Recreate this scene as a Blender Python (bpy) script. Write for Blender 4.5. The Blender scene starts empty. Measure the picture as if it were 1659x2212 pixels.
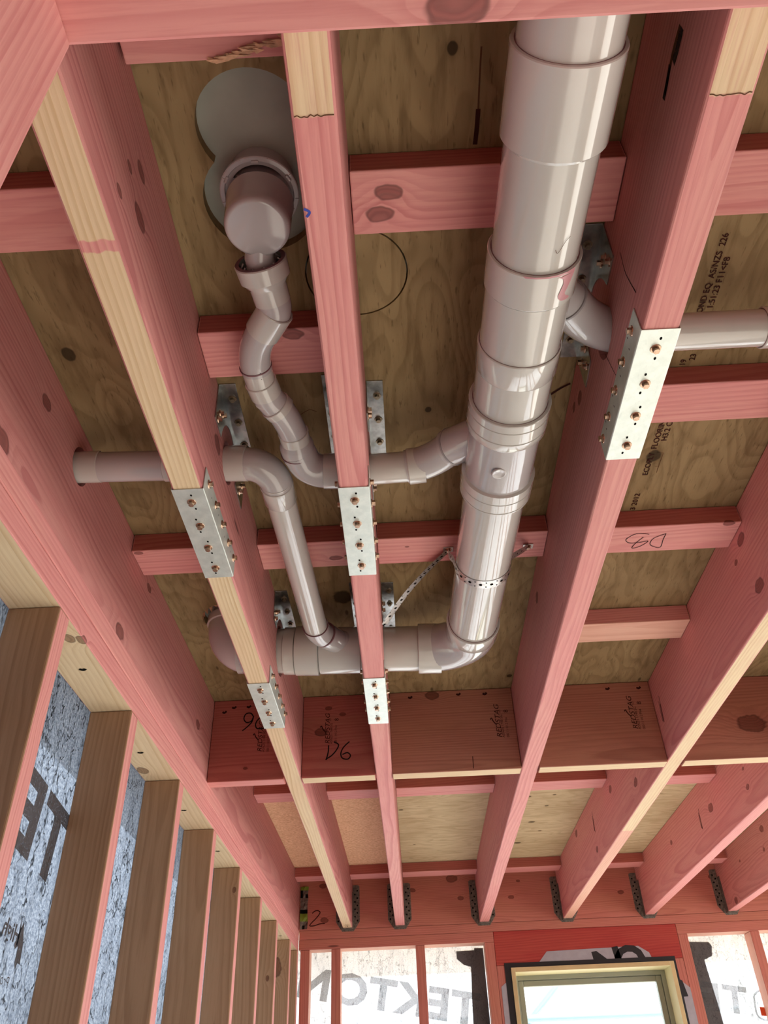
import bpy, bmesh, math, random
from mathutils import Vector, Matrix
random.seed(7)
scene = bpy.context.scene
COL = scene.collection

# ---------------------------------------------------------------- camera
cam_data = bpy.data.cameras.new('camera')
cam_data.sensor_fit = 'VERTICAL'
cam_data.sensor_height = 24.0
cam_data.lens = 18.735
cam_data.clip_start = 0.01
cam = bpy.data.objects.new('camera', cam_data)
COL.objects.link(cam)
R_, U_, F_ = Vector((0.99877, 0.03752, -0.0325)), Vector((0.04868, -0.61207, 0.7893)), Vector((-0.00972, 0.78991, 0.61314))
cam.matrix_world = Matrix(((R_.x, U_.x, -F_.x, 0.0), (R_.y, U_.y, -F_.y, 0.0), (R_.z, U_.z, -F_.z, 1.6), (0, 0, 0, 1)))
scene.camera = cam

# ---------------------------------------------------------------- light
world = bpy.data.worlds.new('world'); scene.world = world
world.use_nodes = True
wn = world.node_tree.nodes; wl = world.node_tree.links
wn['Background'].inputs['Color'].default_value = (0.92, 0.96, 1.0, 1)
wn['Background'].inputs['Strength'].default_value = 5.2
sun_data = bpy.data.lights.new('sun', 'SUN')
sun_data.energy = 21.0; sun_data.angle = math.radians(3); sun_data.color = (1.0, 0.97, 0.93)
sun = bpy.data.objects.new('sun', sun_data); COL.objects.link(sun)
sun.rotation_euler = (math.radians(-22), math.radians(52), 0)
vs = scene.view_settings
vs.view_transform = 'Standard'; vs.look = 'None'; vs.gamma = 1.0; vs.use_curve_mapping = False
vs.exposure = -0.16

# ---------------------------------------------------------------- helpers
def srgb(r, g, b):
    f = lambda c: (c/255/12.92) if c/255 <= 0.04045 else ((c/255+0.055)/1.055)**2.4
    return (f(r), f(g), f(b), 1.0)

class N:
    """tiny node-graph helper"""
    def __init__(s, name):
        s.m = bpy.data.materials.new(name); s.m.use_nodes = True
        s.t = s.m.node_tree; s.n = s.t.nodes; s.b = s.n['Principled BSDF']; s.out = s.n['Material Output']
    def add(s, typ, **kw):
        n = s.n.new(typ)
        for k, v in kw.items(): setattr(n, k, v)
        return n
    def set(s, sock, v):
        if isinstance(v, bpy.types.NodeSocket): s.t.links.new(v, sock)
        else: sock.default_value = v
    def math(s, op, a, b=0.0, c=None):
        n = s.add('ShaderNodeMath', operation=op); s.set(n.inputs[0], a); s.set(n.inputs[1], b)
        if c is not None: s.set(n.inputs[2], c)
        return n.outputs[0]
    def vmath(s, op, a, b=(0, 0, 0)):
        n = s.add('ShaderNodeVectorMath', operation=op); s.set(n.inputs[0], a)
        s.set(n.inputs[3] if op == 'SCALE' else n.inputs[1], b)
        return n.outputs[1] if op in ('LENGTH', 'DISTANCE', 'DOT_PRODUCT') else n.outputs[0]
    def mix(s, f, a, b):
        n = s.add('ShaderNodeMix', data_type='RGBA'); s.set(n.inputs[0], f); s.set(n.inputs[6], a); s.set(n.inputs[7], b)
        return n.outputs[2]
    def noise(s, vec, scale, detail=2.0, rough=0.5):
        n = s.add('ShaderNodeTexNoise'); s.set(n.inputs['Vector'], vec)
        n.inputs['Scale'].default_value = scale; n.inputs['Detail'].default_value = detail; n.inputs['Roughness'].default_value = rough
        return n.outputs[0]
    def step(s, v, lo, hi, a=0.0, b=1.0):
        n = s.add('ShaderNodeMapRange', interpolation_type='SMOOTHSTEP')
        s.set(n.inputs[0], v)
        for i, q in enumerate((lo, hi, a, b)): n.inputs[i+1].default_value = q
        return n.outputs[0]
    def bump(s, h, strength=0.2, dist=0.001):
        n = s.add('ShaderNodeBump'); n.inputs['Strength'].default_value = strength; n.inputs['Distance'].default_value = dist
        s.set(n.inputs['Height'], h); s.t.links.new(n.outputs[0], s.b.inputs['Normal'])

TINT = {  # light wood, late-wood line, mottling
    'pink':  (srgb(226,156,152), srgb(196,112,114), srgb(226,166,156)),
    'mauve': (srgb(194,126,124), srgb(156,88,90),   srgb(188,136,128)),
    'red':   (srgb(184,104,96),   srgb(152,70,64),   srgb(172,110,92)),
    'deepred': (srgb(172,62,56), srgb(140,40,38),   srgb(186,84,70)),
    'nat':   (srgb(232,210,174), srgb(204,172,128), srgb(228,196,162)),
    'tan':   (srgb(180,146,114), srgb(146,110,80),  srgb(174,136,106)),
    'brown': (srgb(180,122,104), srgb(142,86,72),  srgb(176,126,100)),
    'rose':  (srgb(208,142,138), srgb(168,92,96),   srgb(202,148,140)),
    'brick': (srgb(196,120,106), srgb(160,86,74),   srgb(188,124,100)),
    'palepink': (srgb(232,186,164), srgb(210,150,130), srgb(226,168,150)),
}
_wood = {}
def wood(tint, axis, knots=(), center=(0, 0, 0), bands=(), mottle=0.5, line=1.0):
    key = (tint, axis, line)
    if not knots and not bands and key in _wood: return _wood[key]
    g = N('wood_' + tint)
    tc = g.add('ShaderNodeTexCoord'); P = tc.outputs['Object']
    rnd = g.add('ShaderNodeObjectInfo').outputs['Random']
    sep = g.add('ShaderNodeSeparateXYZ'); g.t.links.new(P, sep.inputs[0])
    X, Y, Z = sep.outputs
    u, v, w = {'x': (Y, Z, X), 'y': (X, Z, Y), 'z': (X, Y, Z)}[axis]
    off = g.math('MULTIPLY', rnd, 37.0)
    comb = g.add('ShaderNodeCombineXYZ')
    g.set(comb.inputs[0], g.math('ADD', u, off)); g.set(comb.inputs[1], v); g.set(comb.inputs[2], g.math('MULTIPLY', w, 0.16))
    q = comb.outputs[0]
    warp = g.math('MULTIPLY', g.math('SUBTRACT', g.noise(q, 7.0, 2.0), 0.5), 0.05)
    # growth rings around a pith line outside the board
    r2 = g.math('MULTIPLY', g.math('SUBTRACT', rnd, 0.5), 0.22)
    cu = g.math('ADD', u, g.math('ADD', g.math('MULTIPLY', w, 0.02), r2))
    cv = g.math('ADD', v, g.math('ADD', 0.11, g.math('MULTIPLY', w, -0.012)))
    rr = g.math('SQRT', g.math('ADD', g.math('POWER', cu, 2.0), g.math('POWER', cv, 2.0)))
    rr = g.math('ADD', rr, warp)
    kmask = None; kring = None
    for (kp, kr) in knots:
        lp = tuple(kp[i]-center[i] for i in range(3))
        dv = g.vmath('SUBTRACT', P, lp)
        st = {'x': (0.6, 1, 1), 'y': (1, 0.6, 1), 'z': (1, 1, 0.6)}[axis]
        d = g.vmath('LENGTH', g.vmath('MULTIPLY', dv, st))
        d = g.math('ADD', d, g.math('MULTIPLY', g.math('SUBTRACT', g.noise(P, 60.0, 1.0), 0.5), kr*0.5))
        e = g.math('POWER', 2.718, g.math('MULTIPLY', g.math('POWER', g.math('DIVIDE', d, kr*1.7), 2.0), -1.0))
        rr = g.math('ADD', rr, g.math('MULTIPLY', e, kr*1.3))
        mk = g.step(d, kr*0.75, kr*1.05, 1.0, 0.0)
        rg = g.step(g.math('ABSOLUTE', g.math('SUBTRACT', d, kr*0.9)), 0.0, kr*0.2, 1.0, 0.0)
        kmask = mk if kmask is None else g.math('MAXIMUM', kmask, mk)
        kring = rg if kring is None else g.math('MAXIMUM', kring, rg)
    rn = g.math('DIVIDE', rr, 0.0078)
    ring = g.math('FRACT', rn)
    wn_ = g.add('ShaderNodeTexWhiteNoise', noise_dimensions='1D'); g.set(wn_.inputs['W'], g.math('FLOOR', g.math('ADD', rn, off)))
    amp = g.math('ADD', 0.3, g.math('MULTIPLY', wn_.outputs['Value'], 0.7))
    late = g.math('MULTIPLY', amp, g.math('MULTIPLY', g.step(ring, 0.2, 0.86), g.step(ring, 0.88, 1.0, 1.0, 0.0)))
    fib = g.add('ShaderNodeCombineXYZ')
    g.set(fib.inputs[0], g.math('ADD', g.math('MULTIPLY', u, 60.0), off)); g.set(fib.inputs[1], g.math('MULTIPLY', v, 60.0)); g.set(fib.inputs[2], g.math('MULTIPLY', w, 3.0))
    fibn = g.noise(fib.outputs[0], 4.0, 3.0, 0.6)
    big = g.noise(q, 9.0, 3.0, 0.55)
    A, B, M = TINT[tint]
    base = g.mix(g.step(big, 0.42, 0.62, 0.0, mottle), A, M)
    late_c = B
    for (lo, hi, t2) in bands:
        a2, b2, m2 = TINT[t2]
        ci = {'x': 0, 'y': 1, 'z': 2}[axis]
        ww = g.math('ADD', w, g.math('MULTIPLY', g.math('SUBTRACT', g.noise(P, 120.0, 1.0), 0.5), 0.008))
        f = g.math('MULTIPLY', g.step(ww, lo-center[ci]-0.0015, lo-center[ci]+0.0015), g.step(ww, hi-center[ci]-0.0015, hi-center[ci]+0.0015, 1.0, 0.0))
        base = g.mix(f, base, a2); late_c = g.mix(f, late_c, b2)
    colr = g.mix(g.math('MULTIPLY', late, 0.62*line), base, late_c)
    colr = g.mix(g.step(fibn, 0.42, 0.75, 0.0, 0.30), colr, B)
    if kmask is not None:
        kb = srgb(120, 62, 46)
        k1 = tuple(B[i]*0.35+kb[i]*0.55 for i in range(3))+(1,); k2 = tuple(c*0.45 for c in k1[:3])+(1,)
        kin = g.mix(g.math('ADD', 0.35, g.math('MULTIPLY', g.math('SINE', g.math('MULTIPLY', rr, 1400.0)), 0.3)), k1, k2)
        colr = g.mix(g.math('MULTIPLY', kmask, 0.8), colr, kin)
        colr = g.mix(g.math('MULTIPLY', kring, 0.55), colr, tuple(c*0.3 for c in k1[:3])+(1,))
    # small random pin knots and dirt
    vor = g.add('ShaderNodeTexVoronoi'); g.set(vor.inputs['Vector'], q); vor.inputs['Scale'].default_value = 13.0
    g.set(vor.inputs['Vector'], q)
    dots = g.math('MULTIPLY', g.step(vor.outputs['Distance'], 0.035, 0.075, 1.0, 0.0), g.step(vor.outputs['Color'], 0.62, 0.64))
    colr = g.mix(g.math('MULTIPLY', dots, 0.75), colr, tuple(c*0.25 for c in B[:3])+(1,))
    g.set(g.b.inputs['Base Color'], colr)
    g.b.inputs['Roughness'].default_value = 0.62
    g.b.inputs['Specular IOR Level'].default_value = 0.3
    g.bump(g.math('ADD', fibn, g.math('MULTIPLY', late, 0.6)), 0.25, 0.0008)
    if not knots and not bands: _wood[key] = g.m
    return g.m

def plain(name, color, rough=0.5, metal=0.0, noise=0.0, nscale=20.0, spec=0.5, coat=0.0):
    g = N(name)
    if noise:
        tc = g.add('ShaderNodeTexCoord').outputs['Object']
        n = g.noise(tc, nscale, 4.0, 0.6)
        dark = tuple(c*(1-noise) for c in color[:3])+(1,)
        lite = tuple(min(1, c*(1+noise*0.6)) for c in color[:3])+(1,)
        g.set(g.b.inputs['Base Color'], g.mix(g.step(n, 0.3, 0.7), dark, lite))
        g.bump(n, 0.08, 0.0005)
    else:
        g.b.inputs['Base Color'].default_value = color
    g.b.inputs['Roughness'].default_value = rough; g.b.inputs['Metallic'].default_value = metal
    g.b.inputs['Specular IOR Level'].default_value = spec
    g.b.inputs['Coat Weight'].default_value = coat
    return g.m

def sheet_mat(name, light, dark, axis, knots=(), center=(0, 0, 0), chips=False, streak=1.0):
    g = N(name)
    P = g.add('ShaderNodeTexCoord').outputs['Object']
    sc = {'x': (1.0, 7.0, 1.0), 'y': (7.0, 1.0, 1.0)}[axis]
    q = g.vmath('MULTIPLY', P, sc)
    if chips:
        n1 = g.noise(g.vmath('MULTIPLY', P, (1, 2.2, 1)), 90.0, 4.0, 0.7)
        n2 = g.noise(P, 14.0, 3.0)
        c = g.mix(g.step(n1, 0.42, 0.62), light, dark)
        c = g.mix(g.step(n2, 0.4, 0.7, 0, 0.25), c, dark)
        h = n1
    else:
        # rotary-peeled veneer: wavy contour figure and fine streaks
        n0 = g.noise(g.vmath('MULTIPLY', P, {'x': (1.4, 4.2, 1), 'y': (4.2, 1.4, 1)}[axis]), 1.6, 2.0, 0.45)
        fig = g.math('FRACT', g.math('MULTIPLY', n0, 16.0))
        band = g.math('MULTIPLY', g.step(fig, 0.3, 0.85), g.step(fig, 0.88, 1.0, 1.0, 0.0))
        n2 = g.noise(q, 6.0, 4.0, 0.65); n3 = g.noise(q, 34.0, 2.0, 0.6)
        n4 = g.noise(P, 3.0, 3.0, 0.6)
        c = g.mix(g.math('MULTIPLY', band, 0.35*streak), light, dark)
        c = g.mix(g.step(n2, 0.45, 0.72, 0, 0.6*streak), c, dark)
        c = g.mix(g.step(n4, 0.4, 0.7, 0, 0.45*streak), c, dark)
        c = g.mix(g.step(n3, 0.6, 0.75, 0, 0.5*streak), c, tuple(x*0.55 for x in dark[:3])+(1,))
        h = n3
        vor = g.add('ShaderNodeTexVoronoi'); g.set(vor.inputs['Vector'], g.vmath('MULTIPLY', P, {'x': (1, 3, 1), 'y': (3, 1, 1)}[axis])); vor.inputs['Scale'].default_value = 5.0
        dots = g.math('MULTIPLY', g.step(vor.outputs['Distance'], 0.04, 0.09, 1.0, 0.0), g.step(vor.outputs['Color'], 0.45, 0.5))
        c = g.mix(g.math('MULTIPLY', dots, 0.7), c, tuple(x*0.3 for x in dark[:3])+(1,))
    for (kp, kr) in knots:
        d = g.vmath('LENGTH', g.vmath('MULTIPLY', g.vmath('SUBTRACT', P, tuple(kp[i]-center[i] for i in range(3))), {'x': (0.8, 1, 1), 'y': (1, 0.8, 1)}[axis]))
        d = g.math('ADD', d, g.math('MULTIPLY', g.math('SUBTRACT', g.noise(P, 70.0, 1.0), 0.5), kr*0.4))
        c = g.mix(g.step(d, kr*0.6, kr*2.2, 0.35, 0.0), c, dark)
        c = g.mix(g.step(d, kr*0.8, kr*1.1, 0.85, 0.0), c, tuple(x*0.22 for x in dark[:3])+(1,))
    g.set(g.b.inputs['Base Color'], c); g.b.inputs['Roughness'].default_value = 0.8
    g.b.inputs['Specular IOR Level'].default_value = 0.15
    g.bump(h, 0.2, 0.001)
    return g.m

GROUPS = {'floor_joist': 'floor joists', 'blocking': 'flat blocking between the joists', 'solid_blocking': 'deep blocking between the joists', 'wall_stud': 'wall studs', 'top_plate': 'wall top plates', 'joist_channel': 'steel channels under the joists', 'notched_angle_bracket': 'notched steel angles', 'joist_hanger': 'joist hangers on the end beam', 'wrap_flap': 'wrap flaps round the window', 'fascia_board': 'eaves fascia boards'}
def tag(o, label=None, cat=None, group=None, kind=None):
    if label and not group: group = GROUPS.get(o.name.split('.')[0])
    if label: o['label'] = label
    if cat: o['category'] = cat
    if group: o['group'] = group
    if kind: o['kind'] = kind
    return o

def wloc(o):
    v = Vector(o.location)
    while o.parent: o = o.parent; v += Vector(o.location)
    return v

def link(name, me, mats, parent=None, origin=None):
    o = bpy.data.objects.new(name, me)
    for m in (mats if isinstance(mats, (list, tuple)) else [mats]): me.materials.append(m)
    COL.objects.link(o)
    if origin is not None:
        me.transform(Matrix.Translation(-Vector(origin))); o.location = origin
    if parent is not None:
        o.parent = parent
        o.location = Vector(o.location)-wloc(parent)
    return o

def empty(name, loc, **kw):
    o = bpy.data.objects.new(name, None); COL.objects.link(o); o.location = loc; o.empty_display_size = 0.05
    return tag(o, **kw)

def bm_mesh(bm, name, smooth=False):
    me = bpy.data.meshes.new(name); bm.normal_update(); bm.to_mesh(me); bm.free()
    if smooth:
        for p_ in me.polygons: p_.use_smooth = True
    return me

def add_box(bm, x0, x1, y0, y1, z0, z1, mi=0, bevel=0.0, facemats=None):
    vs_ = [bm.verts.new(p_) for p_ in ((x0,y0,z0),(x1,y0,z0),(x1,y1,z0),(x0,y1,z0),(x0,y0,z1),(x1,y0,z1),(x1,y1,z1),(x0,y1,z1))]
    names = ['-z', '+z', '-y', '+x', '+y', '-x']
    fs = []
    for nm, idx in zip(names, ((3,2,1,0),(4,5,6,7),(0,1,5,4),(1,2,6,5),(2,3,7,6),(3,0,4,7))):
        f = bm.faces.new([vs_[i] for i in idx]); f.material_index = (facemats or {}).get(nm, mi); fs.append(f)
    if bevel:
        es = list({e for f in fs for e in f.edges})
        bmesh.ops.bevel(bm, geom=es, offset=bevel, segments=2, affect='EDGES', profile=0.5)
    return fs

HOLES = {}
def cut(o, cutters):
    """boolean subtract a list of temporary objects from o (world-aligned, applied at once)"""
    for c in cutters:
        md = o.modifiers.new('cut', 'BOOLEAN'); md.operation = 'DIFFERENCE'; md.solver = 'EXACT'; md.object = c
    bpy.context.view_layer.update()
    dg = bpy.context.evaluated_depsgraph_get()
    me = bpy.data.meshes.new_from_object(o.evaluated_get(dg))
    o.modifiers.clear(); o.data = me
    for c in cutters:
        d = c.data; bpy.data.objects.remove(c); bpy.data.meshes.remove(d)

def cyl_cutter(center, axis, r, depth, r_in=0.0, segs=48):
    bm = bmesh.new()
    if r_in:
        n = segs; vv = []
        for k in range(n):
            a = 2*math.pi*k/n
            vv.append([bm.verts.new((rad*math.cos(a), rad*math.sin(a), zz)) for rad, zz in ((r, -depth/2), (r, depth/2), (r_in, depth/2), (r_in, -depth/2))])
        for k in range(n):
            a_, b_ = vv[k], vv[(k+1) % n]
            for j in range(4): bm.faces.new((a_[j], b_[j], b_[(j+1) % 4], a_[(j+1) % 4]))
    else:
        bmesh.ops.create_cone(bm, cap_ends=True, segments=segs, radius1=r, radius2=r, depth=depth)
    bmesh.ops.recalc_face_normals(bm, faces=bm.faces)
    if axis == 'x': bmesh.ops.rotate(bm, verts=bm.verts, cent=(0,0,0), matrix=Matrix.Rotation(math.pi/2, 3, 'Y'))
    me = bm_mesh(bm, 'cutter'); o = bpy.data.objects.new('cutter', me); COL.objects.link(o); o.location = center
    return o

def board(name, x0, x1, y0, y1, z0, z1, axis, tint, faces=None, knots=(), bands=None, parent=None, bevel=0.0025, holes=(), line=1.0, **tg):
    """a length of sawn timber; faces = {'-z': tint} for faces that differ by dye and by painted-in shade, bands = (face, [(lo, hi, tint)])"""
    c = ((x0+x1)/2, (y0+y1)/2, (z0+z1)/2)
    mats = [wood(tint, axis, knots, c, line=line)]; fm = {}
    for f, t in (faces or {}).items():
        bd = bands[1] if bands and bands[0] == f else ()
        fk = [k for k in knots]
        mats.append(wood(t, axis, fk, c, bd, line=line)); fm[f] = len(mats)-1
    bm = bmesh.new(); add_box(bm, x0, x1, y0, y1, z0, z1, 0, bevel, fm)
    o = link(name, bm_mesh(bm, name), mats, parent, c)
    if holes:
        cut(o, [cyl_cutter((c[0], hy, hz), 'x', hr, 0.3) for hy, hz, hr in holes])
    return tag(o, **tg)

def frame_for(d):
    d = d.normalized(); up = Vector((0, 0, 1)) if abs(d.z) < 0.9 else Vector((1, 0, 0))
    a = d.cross(up).normalized(); return a, a.cross(d).normalized()

def sweep_bm(bm, pts, radii, segs=40, capped=True, mats=None):
    """tube through pts with a radius at every point (repeat a point to step the radius)"""
    pts = [Vector(p_) for p_ in pts]; n = len(pts)
    tans = []
    for i in range(n):
        a = pts[i]-pts[i-1] if i > 0 else Vector(); b = pts[i+1]-pts[i] if i < n-1 else Vector()
        if a.length < 1e-7: 
            j = i
            while j > 0 and (pts[i]-pts[j]).length < 1e-7: j -= 1
            a = pts[i]-pts[j]
        if b.length < 1e-7:
            j = i
            while j < n-1 and (pts[j]-pts[i]).length < 1e-7: j += 1
            b = pts[j]-pts[i]
        t = (a.normalized() if a.length > 1e-9 else Vector())+(b.normalized() if b.length > 1e-9 else Vector())
        tans.append(t.normalized())
    u, v = frame_for(tans[0]); rings = []
    for i in range(n):
        if i:
            ax = tans[i-1].cross(tans[i])
            if ax.length > 1e-7:
                rot = Matrix.Rotation(tans[i-1].angle(tans[i]), 3, ax); u = rot @ u; v = rot @ v
        rings.append([bm.verts.new(pts[i]+radii[i]*(math.cos(2*math.pi*k/segs)*u+math.sin(2*math.pi*k/segs)*v)) for k in range(segs)])
    for i in range(n-1):
        for k in range(segs):
            f = bm.faces.new((rings[i][k], rings[i][(k+1) % segs], rings[i+1][(k+1) % segs], rings[i+1][k]))
            f.smooth = True
            if mats and i in mats: f.material_index = mats[i]
    if capped:
        bm.faces.new(list(reversed(rings[0]))); bm.faces.new(rings[-1])
    return rings

def smooth_angle(me, deg=35):
    """sharp edges where the profile steps"""
    bm = bmesh.new(); bm.from_mesh(me)
    for e in bm.edges:
        if len(e.link_faces) == 2 and e.calc_face_angle(0) > math.radians(deg): e.smooth = False
    bm.to_mesh(me); bm.free()

def tube(name, pts, radii, mats, parent, segs=44, mm=None, origin=None, capped=True):
    if not isinstance(radii, (list, tuple)): radii = [radii]*len(pts)
    bm = bmesh.new(); sweep_bm(bm, pts, radii, segs, capped, mm)
    bmesh.ops.recalc_face_normals(bm, faces=bm.faces)
    me = bm_mesh(bm, name); smooth_angle(me)
    return link(name, me, mats, parent, origin or tuple(Vector(pts[0])))

def arc(p0, corner, p1, n=12):
    """rounded bend between p0 and p1 around a corner (quadratic-ish circular blend)"""
    p0, c, p1 = Vector(p0), Vector(corner), Vector(p1)
    d0 = (c-p0).normalized(); d1 = (p1-c).normalized(); L = min((c-p0).length, (p1-c).length)
    ang = d0.angle(d1); r = L/math.tan(ang/2) if ang > 1e-4 else 0
    s = c-d0*L; e = c+d1*L
    nrm = d0.cross(d1).normalized(); ctr = s+nrm.cross(d0)*r
    out = []
    if (p0-s).length > 1e-4: out.append(p0)
    for k in range(n+1):
        out.append(ctr+Matrix.Rotation(ang*k/n, 3, nrm) @ (s-ctr))
    if (p1-e).length > 1e-4: out.append(p1)
    return [tuple(q) for q in out]

def lerp(a, b, t): return tuple(a[i]+(b[i]-a[i])*t for i in range(3))

def socket(name, a, b, r, rp, parent, rim_a=True, rim_b=True, grooves=(), taper=0.006):
    """pipe socket from a to b, outer radius r over pipe radius rp; a rim shows a ring of purple primer and painted shadow line"""
    A, B = Vector(a), Vector(b); L = (B-A).length; d = (B-A).normalized()
    prof = []; mm = {}
    if rim_a:
        prof += [(0, rp-0.001), (0, rp+0.0012), (0.0002, r-0.001), (0.0015, r)]; mm[0] = 1; mm[1] = 0
        mm[0] = 1
    else: prof += [(0, rp), (taper, r)]
    for gpos in grooves:
        prof += [(gpos-0.0014, r), (gpos-0.0008, r-0.0012), (gpos+0.0008, r-0.0012), (gpos+0.0014, r)]
    if rim_b:
        prof += [(L-0.0015, r), (L-0.0002, r-0.001), (L, rp+0.0012), (L, rp-0.001)]
    else: prof += [(L-taper, r), (L, rp)]
    if rim_b: mm[len(prof)-2] = 1
    return tube(name, [tuple(A+d*s) for s, _ in prof], [q for _, q in prof], [M_PVC, M_PRIMER_SHADOW], parent, mm=mm, capped=False)

def flat(name, polys, mat, parent=None, origin=None, thick=0.0):
    bm = bmesh.new()
    for P_ in polys:
        vv = [bm.verts.new(q) for q in P_]; bm.faces.new(vv)
    return link(name, bm_mesh(bm, name), mat, parent, origin or tuple(Vector(polys[0][0])))

def slab(name, outline, normal, thick, mat, parent=None):
    """a flat outline given real thickness along its normal"""
    bm = bmesh.new(); nrm = Vector(normal).normalized()*thick
    a = [bm.verts.new(q) for q in outline]; b = [bm.verts.new(Vector(q)+nrm) for q in outline]
    bm.faces.new(a); bm.faces.new(list(reversed(b)))
    n = len(a)
    for i in range(n): bm.faces.new((a[i], b[i], b[(i+1) % n], a[(i+1) % n]))
    bmesh.ops.recalc_face_normals(bm, faces=bm.faces)
    return link(name, bm_mesh(bm, name), mat, parent, tuple(Vector(outline[0])))

def stroke(name, lines, width, normal, mat, parent):
    """handwriting: ribbons of ink lying on a surface"""
    bm = bmesh.new(); nrm = Vector(normal).normalized()
    for L in lines:
        P_ = [Vector(q)+nrm*0.0004 for q in L]
        # smooth the line
        Q = []
        for i in range(len(P_)-1):
            p0 = P_[max(i-1, 0)]; p1 = P_[i]; p2 = P_[i+1]; p3 = P_[min(i+2, len(P_)-1)]
            for k in range(5):
                t = k/5
                Q.append(0.5*((2*p1)+(-p0+p2)*t+(2*p0-5*p1+4*p2-p3)*t*t+(-p0+3*p1-3*p2+p3)*t**3))
        Q.append(P_[-1]); prev = None
        for i, q in enumerate(Q):
            t = (Q[min(i+1, len(Q)-1)]-Q[max(i-1, 0)])
            if t.length < 1e-9: continue
            s = t.normalized().cross(nrm)*width/2
            cur = (bm.verts.new(q-s), bm.verts.new(q+s))
            if prev: bm.faces.new((prev[0], prev[1], cur[1], cur[0]))
            prev = cur
    bmesh.ops.recalc_face_normals(bm, faces=bm.faces)
    return link(name, bm_mesh(bm, name), mat, parent, tuple(Vector(lines[0][0])))

def writing(name, text, origin, xdir, ydir, height, mat, parent, stretch=1.0, shear=0.0, off=0.0005, spacing=1.0, bold=0.0, zmin=None):
    cu = bpy.data.curves.new('t', 'FONT'); cu.body = text; cu.size = 1.0; cu.space_character = spacing
    cu.shear = shear; cu.offset = bold; cu.resolution_u = 3
    t = bpy.data.objects.new('t', cu); COL.objects.link(t)
    bpy.context.view_layer.update()
    me = bpy.data.meshes.new_from_object(t.evaluated_get(bpy.context.evaluated_depsgraph_get()))
    bpy.data.objects.remove(t); bpy.data.curves.remove(cu)
    xd = Vector(xdir).normalized(); yd = Vector(ydir).normalized()
    s = height/0.7; nrm = xd.cross(yd)
    o3 = Vector(origin)
    for v_ in me.vertices:
        v_.co = xd*(v_.co.x*s*stretch)+yd*(v_.co.y*s)
    if zmin is not None:      # the rest of the print is folded out of sight
        bb = bmesh.new(); bb.from_mesh(me)
        bmesh.ops.bisect_plane(bb, geom=bb.verts[:]+bb.edges[:]+bb.faces[:], plane_co=(0, 0, zmin-o3.z), plane_no=(0, 0, 1), clear_inner=True)
        bb.to_mesh(me); bb.free()
    me.materials.clear(); me.name = name
    o = link(name, me, mat, None, None)
    o.location = o3+Vector(off if isinstance(off, (tuple, list)) else nrm*off)
    if parent is not None:
        o.parent = parent; o.location = Vector(o.location)-wloc(parent)
    return o

# ---------------------------------------------------------------- materials
M_PVC = plain('pvc', srgb(200,198,193), 0.14, 0, 0.03, 6.0, 0.5, 1.0)
M_PVC2 = plain('pvc_fitting', srgb(186,182,183), 0.16, 0, 0.03, 6.0, 0.5, 1.0)
M_PRIMER_SHADOW = plain('primer_shadow_line', srgb(120,78,84), 0.5)  # purple primer with the rim's shadow line put into its dark tone
M_PRIMER2 = plain('primer_drip', srgb(196,140,146), 0.35)
M_INK = plain('ink', srgb(34,26,26), 0.7, spec=0.1)
M_FAINT = plain('faint_ink', srgb(96,66,46), 0.8, spec=0.1)
M_STAMP = plain('stamp_ink', srgb(62,30,26), 0.8, spec=0.1)
M_BLACK = plain('black_flashing', srgb(22,20,24), 0.55)
M_SCREW = plain('zinc_screw', srgb(196,166,144), 0.22, 0.95, 0.3, 160.0)
M_SCREWD = plain('dull_screw', srgb(150,136,116), 0.4, 0.9, 0.25, 160.0)
M_HOLE = plain('dark_hole', srgb(20,18,16), 0.9, spec=0.05)
M_GRIP = plain('hanger_steel', srgb(122,114,106), 0.55, 0.5, 0.45, 90.0)
M_STRAP = plain('strap_steel', srgb(210,206,200), 0.3, 0.85, 0.2, 90.0)
M_CONC = plain('concrete', srgb(188,182,172), 0.9, 0, 0.12, 3.0, 0.2)
M_GREYBOARD = plain('grey_board', srgb(168,172,162), 0.85, 0, 0.14, 7.0, 0.1)
M_CREAM = plain('window_liner_timber', srgb(226,214,170), 0.45, 0, 0.04, 8.0)
M_LINERFACE = plain('liner_edge_timber', srgb(206,180,132), 0.55, 0, 0.1, 12.0)
M_ALU = plain('window_aluminium', srgb(150,152,138), 0.35, 0.3)
M_BEIGE = plain('fascia', srgb(240,228,196), 0.7, 0, 0.06, 5.0)
M_BLUEBAR = plain('scaffold_steel', srgb(168,200,214), 0.4, 0.3)
M_BROWNF = plain('brown_fascia', srgb(84,72,58), 0.7)
M_GREYWALL = plain('neighbour_cladding', srgb(104,114,126), 0.8, 0, 0.1, 2.0)
M_GREEN = plain('green_stain', srgb(120,138,40), 0.6)
M_ORANGE = plain('orange_print', srgb(226,84,34), 0.6)
M_BLUEPEN = plain('blue_crayon', srgb(50,70,170), 0.6)
M_FOIL = plain('flap_wrap', srgb(166,160,168), 0.6, 0, 0.06, 30.0)
M_SPLINTER = plain('torn_wood', srgb(224,184,150), 0.8, 0, 0.3, 60.0)

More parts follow.
